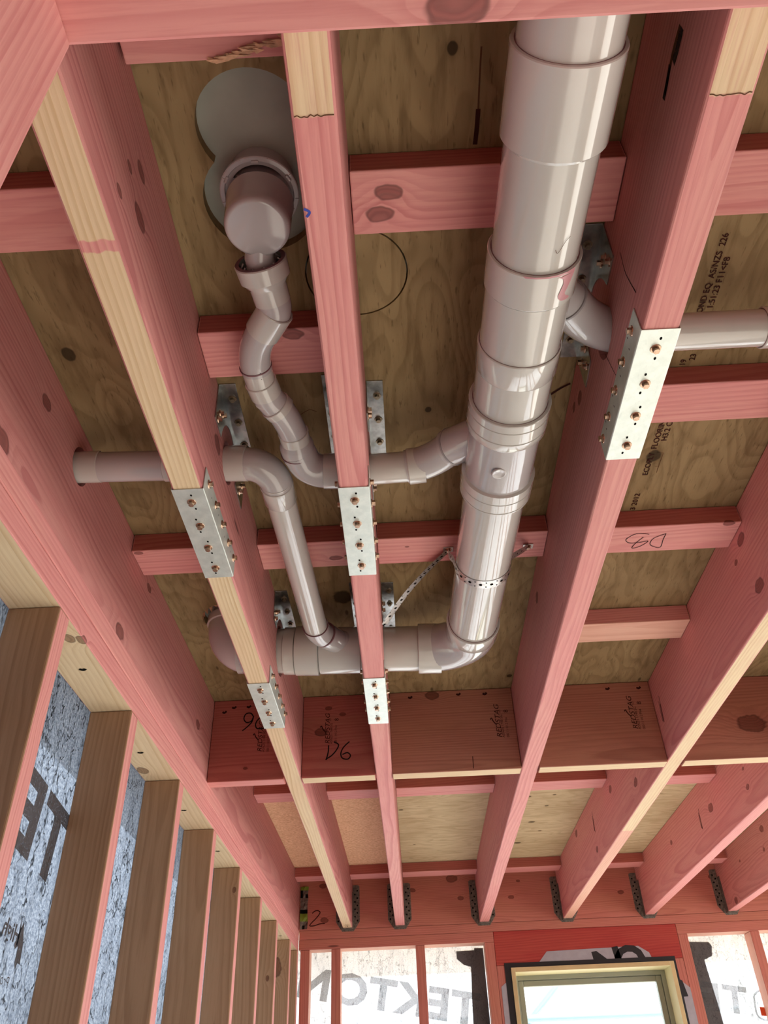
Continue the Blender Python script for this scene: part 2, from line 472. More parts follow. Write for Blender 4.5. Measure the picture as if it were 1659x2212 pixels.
def galv():
    g = N('galvanised_steel')
    P = g.add('ShaderNodeTexCoord').outputs['Object']
    n = g.noise(P, 45.0, 4.0, 0.65); n2 = g.noise(g.vmath('MULTIPLY', P, (1, 0.25, 1)), 220.0, 2.0, 0.6)
    c = g.mix(g.step(n, 0.35, 0.68), srgb(212,222,216), srgb(226,234,228))
    c = g.mix(g.step(n2, 0.6, 0.75, 0, 0.12), c, srgb(140,148,146))
    g.set(g.b.inputs['Base Color'], c); g.b.inputs['Metallic'].default_value = 0.7
    g.set(g.b.inputs['Roughness'], g.step(n, 0.3, 0.7, 0.36, 0.44))
    return g.m
M_GALV = galv()
M_GALVD = plain('galvanised_angle', srgb(176,180,178), 0.27, 1.0, 0.3, 60.0)  # darker base than the channels: dim ceiling reflection put into the colour

def wrap_mat(name='building_wrap', cr=0.8, lo=srgb(196,201,208), fleck=0.4, tp_=0.48):
    """translucent building wrap: fibrous sheet that lets the daylight through"""
    g = N(name)
    P = g.add('ShaderNodeTexCoord').outputs['Object']
    n1 = g.noise(P, 170.0, 4.0, 0.75); n2 = g.noise(g.vmath('MULTIPLY', P, (1, 1, 0.3)), 26.0, 4.0, 0.7)
    wv = g.math('ABSOLUTE', g.math('SUBTRACT', g.noise(g.vmath('MULTIPLY', P, (1, 1, 0.55)), 11.0, 4.0, 0.6), 0.5))
    wv2 = g.math('ABSOLUTE', g.math('SUBTRACT', g.noise(g.vmath('ADD', g.vmath('MULTIPLY', P, (1, 1, 0.4)), (5.0, 2.0, 1.0)), 24.0, 3.0, 0.6), 0.5))
    crease = g.math('MAXIMUM', g.step(wv, 0.0, 0.011, 1.0, 0.0), g.step(wv2, 0.0, 0.012, 0.7, 0.0))
    c = g.mix(g.step(n1, 0.38, 0.62), lo, srgb(246,248,250))
    c = g.mix(g.step(n2, 0.42, 0.7, 0, fleck), c, srgb(170,174,180))
    c = g.mix(g.math('MULTIPLY', crease, cr), c, srgb(84,82,82))
    tr = g.add('ShaderNodeBsdfTranslucent'); g.set(tr.inputs[0], c)
    df = g.add('ShaderNodeBsdfDiffuse'); g.set(df.inputs[0], c)
    tp = g.add('ShaderNodeBsdfTransparent'); g.set(tp.inputs[0], c)
    a = g.add('ShaderNodeMixShader'); a.inputs[0].default_value = 0.88
    g.t.links.new(df.outputs[0], a.inputs[1]); g.t.links.new(tr.outputs[0], a.inputs[2])
    b = g.add('ShaderNodeMixShader'); b.inputs[0].default_value = tp_
    g.t.links.new(a.outputs[0], b.inputs[1]); g.t.links.new(tp.outputs[0], b.inputs[2])
    g.t.links.new(b.outputs[0], g.out.inputs[0])
    return g.m
M_WRAP = wrap_mat()
M_WRAP_END = wrap_mat('backlit_building_wrap', 0.35, srgb(232,234,238), 0.2, 0.5)  # same wrap, whitened: end-wall backlight put into its colour

def print_mat(name, col, alpha):
    g = N(name)
    P = g.add('ShaderNodeTexCoord').outputs['Object']
    n = g.noise(P, 260.0, 3.0, 0.8)
    g.b.inputs['Base Color'].default_value = col; g.b.inputs['Roughness'].default_value = 0.8
    g.set(g.b.inputs['Alpha'], g.step(n, 0.5, 0.75, alpha, alpha*0.55))
    return g.m
M_PRINT = print_mat('wrap_print', srgb(92,94,98), 0.66)
M_PRINTD = print_mat('wrap_print_dark', srgb(70,64,64), 0.97)
M_TAPEOUT = print_mat('flashing_tape', srgb(58,48,42), 1.0)

def glass():
    g = N('window_glass')
    tp = g.add('ShaderNodeBsdfTransparent'); gl = g.add('ShaderNodeBsdfGlossy'); gl.inputs['Roughness'].default_value = 0.02
    m = g.add('ShaderNodeMixShader'); m.inputs[0].default_value = 0.06
    tp.inputs[0].default_value = (0.93, 0.96, 0.96, 1)
    g.t.links.new(tp.outputs[0], m.inputs[1]); g.t.links.new(gl.outputs[0], m.inputs[2]); g.t.links.new(m.outputs[0], g.out.inputs[0])
    return g.m
M_GLASS = glass()

# ---------------------------------------------------------------- dimensions
ZJ, ZC = 2.400, 2.642                 # joist underside, underside of the flooring
YW = 4.364                            # inner face of the end wall framing
XL = -0.557                           # inner face of the left wall framing
JX = {'L': (-0.605, -0.5600), 'A': (-0.3395, -0.292), 'B': (-0.081, -0.035), 'C': (0.331, 0.379), 'D': (0.741, 0.786), 'E': (1.1416, 1.1866), 'F': (1.545, 1.590), 'G': (1.955, 2.0)}

# ---------------------------------------------------------------- structure: floor, ceiling, walls
def simple(name, x0, x1, y0, y1, z0, z1, mat, kind=None, parent=None, bevel=0.0, **tg):
    bm = bmesh.new(); add_box(bm, x0, x1, y0, y1, z0, z1, 0, bevel)
    return tag(link(name, bm_mesh(bm, name), mat, parent, ((x0+x1)/2, (y0+y1)/2, (z0+z1)/2)), kind=kind, **tg)

simple('floor', -0.66, 3.3, -3.0, 4.46, -0.1, 0.0, M_CONC, 'structure')
simple('ground', -30, 30, -30, 40, -0.35, -0.15, M_CONC, 'structure')

cp = (1.1, 0.65, 2.651)
M_PLY = sheet_mat('plywood_flooring', srgb(156,134,98), srgb(106,85,56), 'y',
    [((0.1013, 0.4271, 2.642), 0.007), ((-0.5255, 0.8719, 2.642), 0.012), ((-0.1309, 1.6751, 2.642), 0.024), ((0.524, 1.2039, 2.642), 0.015),
     ((0.0757, 1.0439, 2.642), 0.006), ((0.3193, 2.1512, 2.642), 0.008)], cp)
sh = simple('ceiling', -0.75, 2.95, -3.0, 2.25, 2.642, 2.660, M_PLY, 'structure')
sh.data.transform(Matrix.Translation(Vector(sh.location)-Vector(cp))); sh.location = cp
cut(sh, [cyl_cutter((-0.1566, 0.5109, 2.65), 'z', 0.0748, 0.05), cyl_cutter((-0.1624, 0.6146, 2.65), 'z', 0.0803, 0.05),
         cyl_cutter((-0.0362, 0.7429, 2.65), 'z', 0.0790, 0.05, 0.0765), cyl_cutter((-0.417, 1.751, 2.65), 'z', 0.072, 0.05)])
M_PLY2 = sheet_mat('pale_plywood', srgb(206,190,154), srgb(160,136,98), 'x',
    [((0.5443, 3.5762, 2.642), 0.012), ((0.5118, 3.8868, 2.642), 0.013), ((0.5942, 3.7117, 2.642), 0.007), ((0.582, 3.3638, 2.642), 0.007), ((0.5965, 3.2284, 2.642), 0.006),
     ((-0.0182, 3.3327, 2.642), 0.008), ((0.0334, 3.8418, 2.642), 0.005), ((0.4961, 3.237, 2.642), 0.008)], (1.45, 3.35, 2.651), streak=0.8)
simple('ceiling', -0.058, 2.95, 2.2505, 4.455, 2.642, 2.660, M_PLY2, 'structure')
M_CHIP = sheet_mat('particle_board', srgb(244,204,168), srgb(212,162,124), 'x', chips=True)
simple('ceiling', -0.75, -0.0585, 2.2505, 4.455, 2.642, 2.660, M_CHIP, 'structure')
simple('ceiling', -0.75, 2.95, -3.0, 4.455, 2.6605, 2.68, M_GREYBOARD, 'structure')
# splintered rim of the riser hole
hr = random.Random(3); tb = bmesh.new()
for k in range(26):
    a = 2*math.pi*k/26; r0 = 0.072; 
    cx, cy = -0.417+r0*math.cos(a), 1.751+r0*math.sin(a)
    w_ = 0.004+0.004*hr.random(); l_ = 0.004+0.009*hr.random()
    ta = Vector((-math.sin(a), math.cos(a), 0)); rd_ = Vector((math.cos(a), math.sin(a), 0))
    p0 = Vector((cx, cy, 2.6415)); vv = [tb.verts.new(p0-ta*w_), tb.verts.new(p0+ta*w_), tb.verts.new(p0-rd_*l_*0.3-Vector((0, 0, l_)))]
    tb.faces.new(vv); tb.faces.new([tb.verts.new(Vector(q.co)+rd_*0.002) for q in vv])
link('splinters', bm_mesh(tb, 'splinters'), M_SPLINTER, sh, (-0.417, 1.751, 2.6415))
# printing on the flooring, reading up the sheet
DN = (0, 0, -1)
def ceil_text(txt, o, h, **k): writing('printed_text', txt, (o[0], o[1], 2.6412), (0, -1, 0), (-1, 0, 0), h, M_STAMP, sh, off=(0, 0, -0.0003), bold=0.012, **k)
ceil_text('OND EQ  AS/NZS  226', (0.5222, 0.853, 0), 0.010, stretch=1.05)
ceil_text('1:51:23 F11<F8', (0.5370, 0.845, 0), 0.010, stretch=1.1)
ceil_text('D 19', (0.5235, 0.982, 0), 0.010, stretch=1.05)
ceil_text('23', (0.5375, 0.955, 0), 0.010, stretch=1.05)
ceil_text('A  3 2012', (0.5225, 1.402, 0), 0.011, stretch=1.3)
ceil_text('ECOPLY  FLOORING', (0.5240, 1.262, 0), 0.011, stretch=1.2)
ceil_text('H3.2 CCA', (0.5380, 1.160, 0), 0.011, stretch=1.15)
stroke('printed_box', [[(0.541, 1.255, 2.6412), (0.541, 1.195, 2.6412)], [(0.533, 1.235, 2.6412), (0.541, 1.235, 2.6412)], [(0.533, 1.195, 2.6412), (0.541, 1.195, 2.6412)]], 0.0008, DN, M_FAINT, sh)

# ---------------------------------------------------------------- walls of wrap
def sheet_yz(name, x, y0, y1, z0, z1, mat, thick=0.0006, **k):
    return simple(name, x-thick, x, y0, y1, z0, z1, mat, **k)
wl_ = sheet_yz('wall_left', XL-0.0905, 0.3, YW+0.09, 0.0, 2.40, M_WRAP, kind='structure')
bmw = bmesh.new()
add_box(bmw, XL-0.09, 0.405, YW+0.0905, YW+0.0911, 0.0, 2.40); add_box(bmw, 1.28, 3.0, YW+0.0905, YW+0.0911, 0.0, 2.40)
add_box(bmw, 0.405, 1.28, YW+0.0905, YW+0.0911, 0.0, 1.10)
wf = tag(link('wall_back', bm_mesh(bmw, 'wall_back'), M_WRAP_END, None, (1.2, YW+0.0908, 1.2)), kind='structure')
# lettering printed on the outside of the wrap shows through mirrored
yy = YW+0.0898
writing('printed_lettering', 'TEKTON', (0.285, yy, 1.986), (-1, 0, 0.175), (0.175, 0, 1), 0.125, M_PRINT, wf, stretch=1.18, off=(0, 0, 0), bold=0.035, spacing=1.08)
writing('printed_lettering', 'T', (1.553, yy, 1.983), (-1, 0, 0.16), (0.16, 0, 1), 0.108, M_PRINT, wf, stretch=1.15, off=(0, 0, 0), bold=0.03)
writing('printed_lettering', 'E', (1.435, yy, 2.002), (-1, 0, 0.16), (0.16, 0, 1), 0.108, M_PRINT, wf, stretch=1.15, off=(0, 0, 0), bold=0.03)
hexo = [(1.600, 2.056), (1.632, 2.075), (1.672, 2.066), (1.668, 1.972), (1.634, 1.955), (1.592, 1.978)]
stroke('printed_logo', [[(x, yy, z) for x, z in hexo+hexo[:1]]], 0.008, (0, -1, 0), M_PRINT, wf)
flat('printed_logo', [[(x, yy, z) for x, z in ((1.612, 2.01), (1.66, 2.005), (1.655, 1.97), (1.61, 1.975))]], M_ORANGE, wf)
xx = XL-0.0898
writing('printed_lettering', 'TEKTON', (xx, 1.548, 1.972), (0, -1, 0.13), (0, 0.13, 1), 0.125, M_PRINTD, wl_, stretch=1.12, off=(0, 0, 0), bold=0.035, spacing=1.08)
writing('printed_lettering', 'High', (xx, 1.447, 1.862), (0, -1, 0.1), (0, 0.1, 1), 0.026, M_PRINTD, wl_, off=(0, 0, 0), bold=0.02)
writing('printed_lettering', 'Proudly', (xx, 1.444, 1.800), (0, -1, 0.1), (0, 0.1, 1), 0.016, M_PRINTD, wl_, off=(0, 0, 0))
mk = [(1.4395, 1.902), (1.446, 1.888), (1.452, 1.8985), (1.466, 1.866), (1.470, 1.838), (1.460, 1.838), (1.455, 1.828), (1.448, 1.838), (1.449, 1.862), (1.4385, 1.855), (1.433, 1.862), (1.441, 1.88)]
flat('printed_mark', [[(xx, a, b) for a, b in mk]], M_PRINTD, wl_)
# flashing tape around the window corners, on the outside of the wrap
for pts_ in ([(0.345, 2.305), (0.345, 1.85), (0.262, 1.85), (0.268, 2.05), (0.278, 2.225), (0.245, 2.235), (0.212, 2.262), (0.212, 2.296), (0.30, 2.297), (0.302, 2.306)],
             [(1.33, 2.30), (1.36, 2.293), (1.452, 2.288), (1.462, 2.27), (1.452, 2.228), (1.41, 2.213), (1.425, 1.99), (1.43, 1.85), (1.33, 1.85)]):
    slab('flashing_tape', [(x, YW+0.0914, z) for x, z in pts_], (0, 1, 0), 0.0015, M_TAPEOUT, wf)

# back of the room behind the camera, unseen right wall, opening shifted to light the far end
simple('wall_rear', -0.66, 3.3, -3.1, -3.0, 0.0, 2.64, wood('tan', 'x'), 'structure')
simple('wall_left', -0.66, -0.60, -3.0, 0.29, 0.0, 2.31, wood('tan', 'z'), 'structure')
simple('wall_right', 2.90, 2.95, 4.34, 4.46, 0.0, 2.40, wood('tan', 'z'), 'structure')
simple('wall_right', 2.90, 2.95, -3.0, 0.2, 0.0, 2.40, wood('tan', 'z'), 'structure')
simple('wall_right', 2.90, 2.95, 0.2, 4.34, 2.25, 2.40, wood('tan', 'y'), 'structure')
simple('wall_right', 2.90, 2.95, 0.2, 4.34, 0.0, 0.85, wood('tan', 'y'), 'structure')  # unseen low wall, added to narrow the bright streak on the pipes
simple('wall_right', 2.90, 2.95, -3.0, 4.46, 2.40, 2.642, wood('mauve', 'y'), 'structure')

# ---------------------------------------------------------------- outside
simple('fascia_board', -0.79, 3.6, 5.00, 5.03, 2.278, 2.66, M_BEIGE, parent=None, label='beige eaves fascia board seen through the wrap of the end wall', cat='fascia')
simple('soffit_lining', -0.75, 3.6, 4.46, 4.998, 2.50, 2.51, M_BEIGE, label='beige soffit lining outside above the end wall window', cat='soffit')
simple('fascia_board', -0.83, -0.80, -1.0, 9.0, 2.33, 2.85, M_BROWNF, label='beige eaves fascia board outside the left stud wall', cat='fascia')
nb = simple('neighbouring_wall', -2.3, -2.1, -6.0, 12.0, -0.15, 7.0, M_GREYWALL, label='blue-grey clad wall beyond the left wall wrap', cat='wall')  # tall and near, shaped to keep sky light off the left wrap
def pole(a, b, r, label):
    o = tube('scaffold_tube', [a, b], r, M_BLUEBAR, None, 20); return tag(o, label, 'scaffold', 'scaffold tubes outside the window')
pole((-1.5, 6.5, 2.188), (4.0, 6.5, 2.181), 0.024, 'horizontal pale blue scaffold rail seen through the window')
pole((0.72, 6.56, 2.12), (1.09, 6.56, 2.46), 0.022, 'sloping pale blue scaffold brace seen through the window')
tag(tube('scaffold_tube', [(1.98, 5.6, -0.15), (1.98, 5.6, 3.2)], 0.05, M_BLUEBAR, None, 20), 'upright grey scaffold post behind the wrap right of the window', 'scaffold', 'scaffold tubes outside the window')

# ---------------------------------------------------------------- joists
NATB = [(-3.2, 0.3845, 'nat')]
def joist(key, tint, faces, label, knots=(), bands=None, holes=(), y0=-3.0, line=1.0):
    x0, x1 = JX[key]
    return board('floor_joist', x0, x1, y0, YW-0.001, ZJ, ZC-0.0005, 'y', tint, faces, knots, bands, None, 0.003, holes, line, label=label, cat='joist')  # sides darker than a pink underside hold painted shade
PH = 0.034
jL = joist('L', 'rose', {}, 'pink floor joist on top of the left stud wall, small pipe entering its hole',
    [((-0.557, 1.4016, 2.417), 0.016), ((-0.557, 0.826, 2.4114), 0.018), ((-0.557, 2.0721, 2.5019), 0.013), ((-0.557, 1.5229, 2.5964), 0.010), ((-0.557, 0.9111, 2.5694), 0.012)],
    holes=[(1.075, 2.572, 0.036)])
jA = joist('A', 'rose', {'-z': 'nat'}, 'floor joist with a bare yellow underside and pink sides, second from the left wall',
    [((-0.292, 0.5176, 2.5572), 0.009), ((-0.292, 0.5439, 2.4987), 0.012), ((-0.292, 0.4892, 2.5188), 0.006), ((-0.292, 0.4839, 2.4569), 0.006), ((-0.292, 0.9987, 2.5389), 0.014)],
    ('-z', [(0.5097, 0.5245, 'pink')]), [(1.075, 2.563, 0.040), (1.755, 2.545, 0.062)], line=1.3)
jB = joist('B', 'rose', {'-z': 'pink'}, 'narrow looking pink floor joist in the middle, left of the large vertical-running pipe', (),
    ('-z', [(-3.2, 0.3845, 'nat')]), [(1.075, 2.535, 0.036), (1.755, 2.536, 0.062)])
jC = joist('C', 'rose', {'-z': 'pink'}, 'pink floor joist right of the large pipe, with steel channel under it',
    [((0.331, 0.9753, 2.5832), 0.010), ((0.331, 1.6194, 2.5818), 0.012), ((0.331, 1.0163, 2.6021), 0.007)], ('-z', [(-3.2, 0.385, 'nat')]), [(0.80, 2.536, 0.036)])
jD = joist('D', 'pink', {'-z': 'palepink'}, 'floor joist with a pale yellow underside, right of the D8 blocking',  # sides lightened to pink: far-end daylight put into the tint
    [((0.741, 1.412, 2.5754), 0.012), ((0.741, 1.4081, 2.4561), 0.014), ((0.741, 1.4662, 2.5525), 0.006), ((0.741, 2.9323, 2.5558), 0.013), ((0.741, 3.6689, 2.6115), 0.015), ((0.741, 2.5937, 2.4639), 0.014), ((0.741, 3.3217, 2.4514), 0.012)],
    ('-z', [(-3.2, 2.9, 'nat')]))
jE = joist('E', 'pink', {'-z': 'pink'}, 'pink floor joist second from the right, ending over the window right side',  # pink instead of rose sides: brighter far light carried in the colour
    [((1.1416, 3.0968, 2.5238), 0.016), ((1.1416, 3.6653, 2.5544), 0.010), ((1.1416, 2.7148, 2.472), 0.009), ((1.1416, 2.7059, 2.5315), 0.006)])
jF = joist('F', 'rose', {'-z': 'pink'}, 'reddish floor joist in the far right corner of the ceiling',
    [((1.545, 3.6648, 2.5951), 0.014), ((1.545, 3.7073, 2.5196), 0.008), ((1.545, 4.0121, 2.5491), 0.006), ((1.545, 4.1953, 2.4184), 0.014)])
jG = joist('G', 'red', {'-z': 'pink'}, 'last floor joist on the right, beyond the reddish corner joist')

# stamps on the joist sides
def stamp_marks(x, y, z, parent, h=0.04):
    stroke('stamp', [[(x, y, z+h/2), (x, y+0.01, z-h/2)], [(x, y+0.012, z+h*0.35), (x, y+0.020, z-h*0.4)], [(x, y+0.006, z+h*0.2), (x, y+0.014, z-h*0.45)]], 0.003, (-1, 0, 0), M_STAMP, parent)
for (x_, q_, par_) in ((0.741, (0.741, 2.169, 2.5284), jD), (0.741, (0.741, 3.2873, 2.5473), jD), (1.1416, (1.1416, 3.2286, 2.5245), jE)):
    stamp_marks(x_, q_[1], q_[2], par_, 0.075)
stroke('crayon_mark', [[(-0.08, 0.484, 2.3999), (-0.074, 0.488, 2.3999), (-0.078, 0.494, 2.3999)]], 0.003, DN, M_BLUEPEN, jB)
for x_, par_ in ((-0.3155, jA),):
    stroke('pencil_mark', [[(x_-0.012, 4.27, ZJ-0.0002), (x_, 4.262, ZJ-0.0002), (x_+0.014, 4.272, ZJ-0.0002)], [(x_-0.010, 4.295, ZJ-0.0002), (x_+0.014, 4.295, ZJ-0.0002)], [(x_, 4.28, ZJ-0.0002), (x_+0.002, 4.31, ZJ-0.0002)]], 0.003, DN, M_INK, par_)
# rough saw cuts where the bare ends stop on the middle and right joists, dark streak on the right one
for k_, par_ in (('B', jB), ('C', jC)):
    xa_, xb_ = JX[k_]
    r_ = random.Random(k_); n_ = 12
    stroke('saw_mark', [[(xa_+0.003+(xb_-xa_-0.006)*i/n_, 0.3845+0.0022*(r_.random()-0.5)-0.001*(i % 2), ZJ-0.0001) for i in range(n_+1)]], 0.0011, DN, M_FAINT, par_)
M_SMEAR = print_mat('black_smear', srgb(30,18,16), 0.9)
stroke('dark_streak', [[(0.331, 0.3652, 2.5099), (0.331, 0.3889, 2.5096), (0.331, 0.4007, 2.5118)]], 0.012, (-1, 0, 0), M_SMEAR, jC)
stroke('dark_streak', [[(0.331, 0.4066, 2.52), (0.331, 0.4272, 2.5164), (0.331, 0.4418, 2.5149)]], 0.009, (-1, 0, 0), M_SMEAR, jC)
stroke('crack', [[(0.1367, 0.4265, 2.6412), (0.1366, 0.4644, 2.6412), (0.137, 0.5019, 2.6412)]], 0.0022, DN, M_FAINT, sh)
stroke('crack', [[(0.137, 0.5019, 2.6412), (0.1365, 0.526, 2.6412), (0.1353, 0.549, 2.6412)]], 0.006, DN, M_STAMP, sh)
stroke('crack', [[(-0.1571, 1.0386, 2.6412), (-0.1407, 1.0279, 2.6412), (-0.1278, 1.0336, 2.6412)]], 0.0012, DN, M_FAINT, sh)
stroke('dark_streak', [[(0.331, 0.3657, 2.517), (0.331, 0.3922, 2.52), (0.331, 0.4153, 2.5177), (0.331, 0.4362, 2.514)]], 0.007, (-1, 0, 0), M_FAINT, jC)
stroke('crack', [[(0.331, 0.6613, 2.5445), (0.331, 0.6666, 2.5046), (0.331, 0.6584, 2.4515)]], 0.0015, (-1, 0, 0), M_INK, jC)
stroke('crack', [[(0.331, 0.8129, 2.5093), (0.331, 0.8025, 2.4622), (0.331, 0.7973, 2.4447)]], 0.0012, (-1, 0, 0), M_INK, jC)
stroke('crack', [[(0.379, 1.0013, 2.4401), (0.379, 0.9888, 2.4342)]], 0.001, (1, 0, 0), M_INK, jC)
stroke('pencil_mark', [[(0.2968, 1.0199, 2.6412), (0.3131, 1.0051, 2.6412), (0.3282, 0.995, 2.6412)]], 0.004, DN, M_STAMP, sh)

# ---------------------------------------------------------------- blocking
G = 0.001
def bay(a, b): return JX[a][1]+G, JX[b][0]-G
def flat_block(a, b, y, label, tint='pink', knots=(), name='blocking', near=None, w_=0.094, group=None):
    x0, x1 = bay(a, b)
    return board(name, x0, x1, y, y+w_, ZC-0.045, ZC-0.0008, 'x', tint, {'-y': near or 'red'}, knots, None, None, 0.002, label=label, cat='blocking', group=group)  # near face in a darker tint: shade below the flooring put into colour
flat_block('L', 'A', 0.5536, 'flat pink blocking between left wall joist and yellow-bottomed joist, nearest the camera')
flat_block('B', 'C', 0.5536, 'flat pink blocking with two big knots, behind the large pipe', knots=[((0.0158, 0.5852, 2.597), 0.012), ((0.0032, 0.6174, 2.597), 0.012)])
b_ = flat_block('C', 'D', 0.5536, 'flat pink blocking at the upper right edge, above the printed plywood')
b2 = flat_block('A', 'B', 0.8063, 'flat pink blocking with a dark knot behind the jointed small waste pipe', knots=[((-0.1423, 0.8172, 2.597), 0.011)])
flat_block('C', 'D', 0.9683, 'flat pink blocking just below the small pipe at the right edge')
flat_block('L', 'A', 1.3789, 'flat pink blocking left of the yellow-bottomed joist, halfway down', knots=[((-0.5452, 1.3865, 2.597), 0.006)])
flat_block('A', 'B', 1.3789, 'flat dark pink blocking behind the long sloping small pipe', knots=[((-0.1276, 1.4394, 2.597), 0.009)])
b3 = flat_block('B', 'C', 1.3789, 'flat pink blocking that holds the perforated pipe strap', knots=[((0.029, 1.4104, 2.597), 0.003)])
b4 = flat_block('C', 'D', 1.3789, 'flat pink blocking with D8 pencilled on its underside', knots=[((0.7138, 1.3826, 2.597), 0.008)])
flat_block('C', 'D', 1.789, 'short pale pink blocking below the D8 blocking', 'palepink', near='pink')
x0, x1 = JX['A'][1]+0.006, JX['B'][0]-0.012
sb = board('blocking', x0, x1, 0.31, 0.408, 2.597, ZC-0.001, 'x', 'pink', {'-y': 'red'}, (), None, None, 0.002, label='splintered pink blocking at the top, between yellow-bottomed and middle joists', cat='blocking')  # redder near face again holds painted shade
# torn splinters along its edge
tb = bmesh.new(); tr_ = random.Random(11)
for k in range(46):
    t = k/46; x = -0.195+0.10*t+0.01*tr_.random(); y = 0.408-0.018*t-0.010*tr_.random()*t; L_ = 0.008+0.022*tr_.random()
    z = 2.5955-0.003*tr_.random(); w2 = 0.0012+0.002*tr_.random(); d2_ = 0.004*(tr_.random()-0.7)
    P4 = [(x, y-w2, z), (x+L_*0.5, y-w2+d2_, z-0.002), (x+L_, y+d2_, z-0.001), (x+L_*0.4, y+w2, z-0.0015)]
    tb.faces.new([tb.verts.new(q) for q in P4]); tb.faces.new([tb.verts.new((q[0], q[1], q[2]+0.0015)) for q in reversed(P4)])
link('splinters', bm_mesh(tb, 'splinters'), M_SPLINTER, sb, (-0.15, 0.40, 2.595))
# deep blocking row
YD = 2.2284
def deep(a, b, label, tint, under, knots=()):
    x0, x1 = bay(a, b)
    return board('solid_blocking', x0, x1, YD, YD+0.045, ZJ-0.004, ZC-0.0008, 'x', tint, {'-z': under}, knots, None, None, 0.002, label=label, cat='blocking')
d1 = deep('L', 'A', 'deep red blocking with 90 pencilled on it, next to the left wall', 'red', 'pink', [((-0.4516, 2.2284, 2.4314), 0.004)])
d2 = deep('A', 'B', 'deep red blocking with D6 pencilled on it', 'red', 'nat', [((-0.2381, 2.2284, 2.5283), 0.012), ((-0.2158, 2.2284, 2.602), 0.006), ((-0.1744, 2.2284, 2.581), 0.006)])
d3 = deep('B', 'C', 'deep tan-pink blocking below the large pipe elbow, one ringed knot at its top', 'brown', 'nat', [((0.0917, 2.2284, 2.6266), 0.013)])
d4 = deep('C', 'D', 'deep tan-pink blocking with a stamp at its right end, between two right joists', 'brown', 'nat')
d5 = deep('D', 'E', 'deep tan-pink blocking with one large black-ringed knot at the right edge', 'brown', 'nat', [((1.0051, 2.2284, 2.4965), 0.026)])
d6 = deep('E', 'F', 'deep blocking right of the one with the large ringed knot', 'brown', 'nat')
# flat row behind the deep one, and the last flat row at the end beam
for a, b, t_ in (('L', 'A', 'pink'), ('A', 'B', 'pink'), ('B', 'C', 'pink'), ('C', 'D', 'pink'), ('D', 'E', 'pink'), ('E', 'F', 'pink')):
    where = {'L': 'beside the left wall joist', 'A': 'left of the middle joist', 'B': 'right of the middle joist', 'C': 'left of the pale-bottomed joist', 'D': 'right of the pale-bottomed joist', 'E': 'at the right edge'}[a]
    flat_block(a, b, 2.943, 'flat pink blocking behind the deep row, ' + where, t_)
    where2 = {'L': 'in the left corner bay', 'A': 'between the yellow and the middle joist', 'B': 'over the left wrap panel', 'C': 'over the left part of the window', 'D': 'over the right part of the window', 'E': 'near the right corner'}[a]
    flat_block(a, b, 4.150, 'flat reddish blocking at the far end, ' + where2, t_)

# handwriting and stamps
stroke('handwriting', [[(-0.4379, 2.2282, 2.5844), (-0.4471, 2.2282, 2.5972), (-0.4617, 2.2282, 2.5959), (-0.4668, 2.2282, 2.5808), (-0.4579, 2.2282, 2.5689), (-0.4437, 2.2282, 2.5732), (-0.4391, 2.2282, 2.5871), (-0.4427, 2.2282, 2.5701), (-0.4551, 2.2282, 2.5555), (-0.4687, 2.2282, 2.544)],
    [(-0.4042, 2.2282, 2.5827), (-0.4205, 2.2282, 2.5804), (-0.4304, 2.2282, 2.5657), (-0.4276, 2.2282, 2.5504), (-0.413, 2.2282, 2.5478), (-0.4023, 2.2282, 2.551)]], 0.0035, (0, -1, 0), M_INK, d1)
stroke('handwriting', [[(-0.2146, 2.2282, 2.4881), (-0.2155, 2.2282, 2.47), (-0.2205, 2.2282, 2.4486), (-0.2233, 2.2282, 2.4466)],
    [(-0.1997, 2.2282, 2.4977), (-0.1862, 2.2282, 2.4886), (-0.1925, 2.2282, 2.4725), (-0.2065, 2.2282, 2.4569), (-0.2205, 2.2282, 2.4486)],
    [(-0.1546, 2.2282, 2.4963), (-0.1713, 2.2282, 2.4806), (-0.1794, 2.2282, 2.4629), (-0.1749, 2.2282, 2.4483), (-0.1591, 2.2282, 2.445), (-0.152, 2.2282, 2.4554), (-0.1608, 2.2282, 2.4638), (-0.1749, 2.2282, 2.459)]], 0.0035, (0, -1, 0), M_INK, d2)
stroke('handwriting', [[(0.55, 1.4068, 2.5965), (0.5219, 1.4028, 2.5965), (0.5034, 1.4216, 2.5965), (0.5139, 1.4362, 2.5965), (0.5387, 1.4348, 2.5965), (0.5533, 1.4326, 2.5965), (0.5396, 1.4506, 2.5965), (0.523, 1.4563, 2.5965), (0.527, 1.4391, 2.5965), (0.5396, 1.4161, 2.5965)],
    [(0.5863, 1.4072, 2.5965), (0.5849, 1.4283, 2.5965), (0.5853, 1.4579, 2.5965), (0.568, 1.453, 2.5965), (0.5594, 1.4418, 2.5965), (0.5635, 1.4223, 2.5965), (0.5863, 1.4072, 2.5965)]], 0.0016, DN, M_INK, b4)
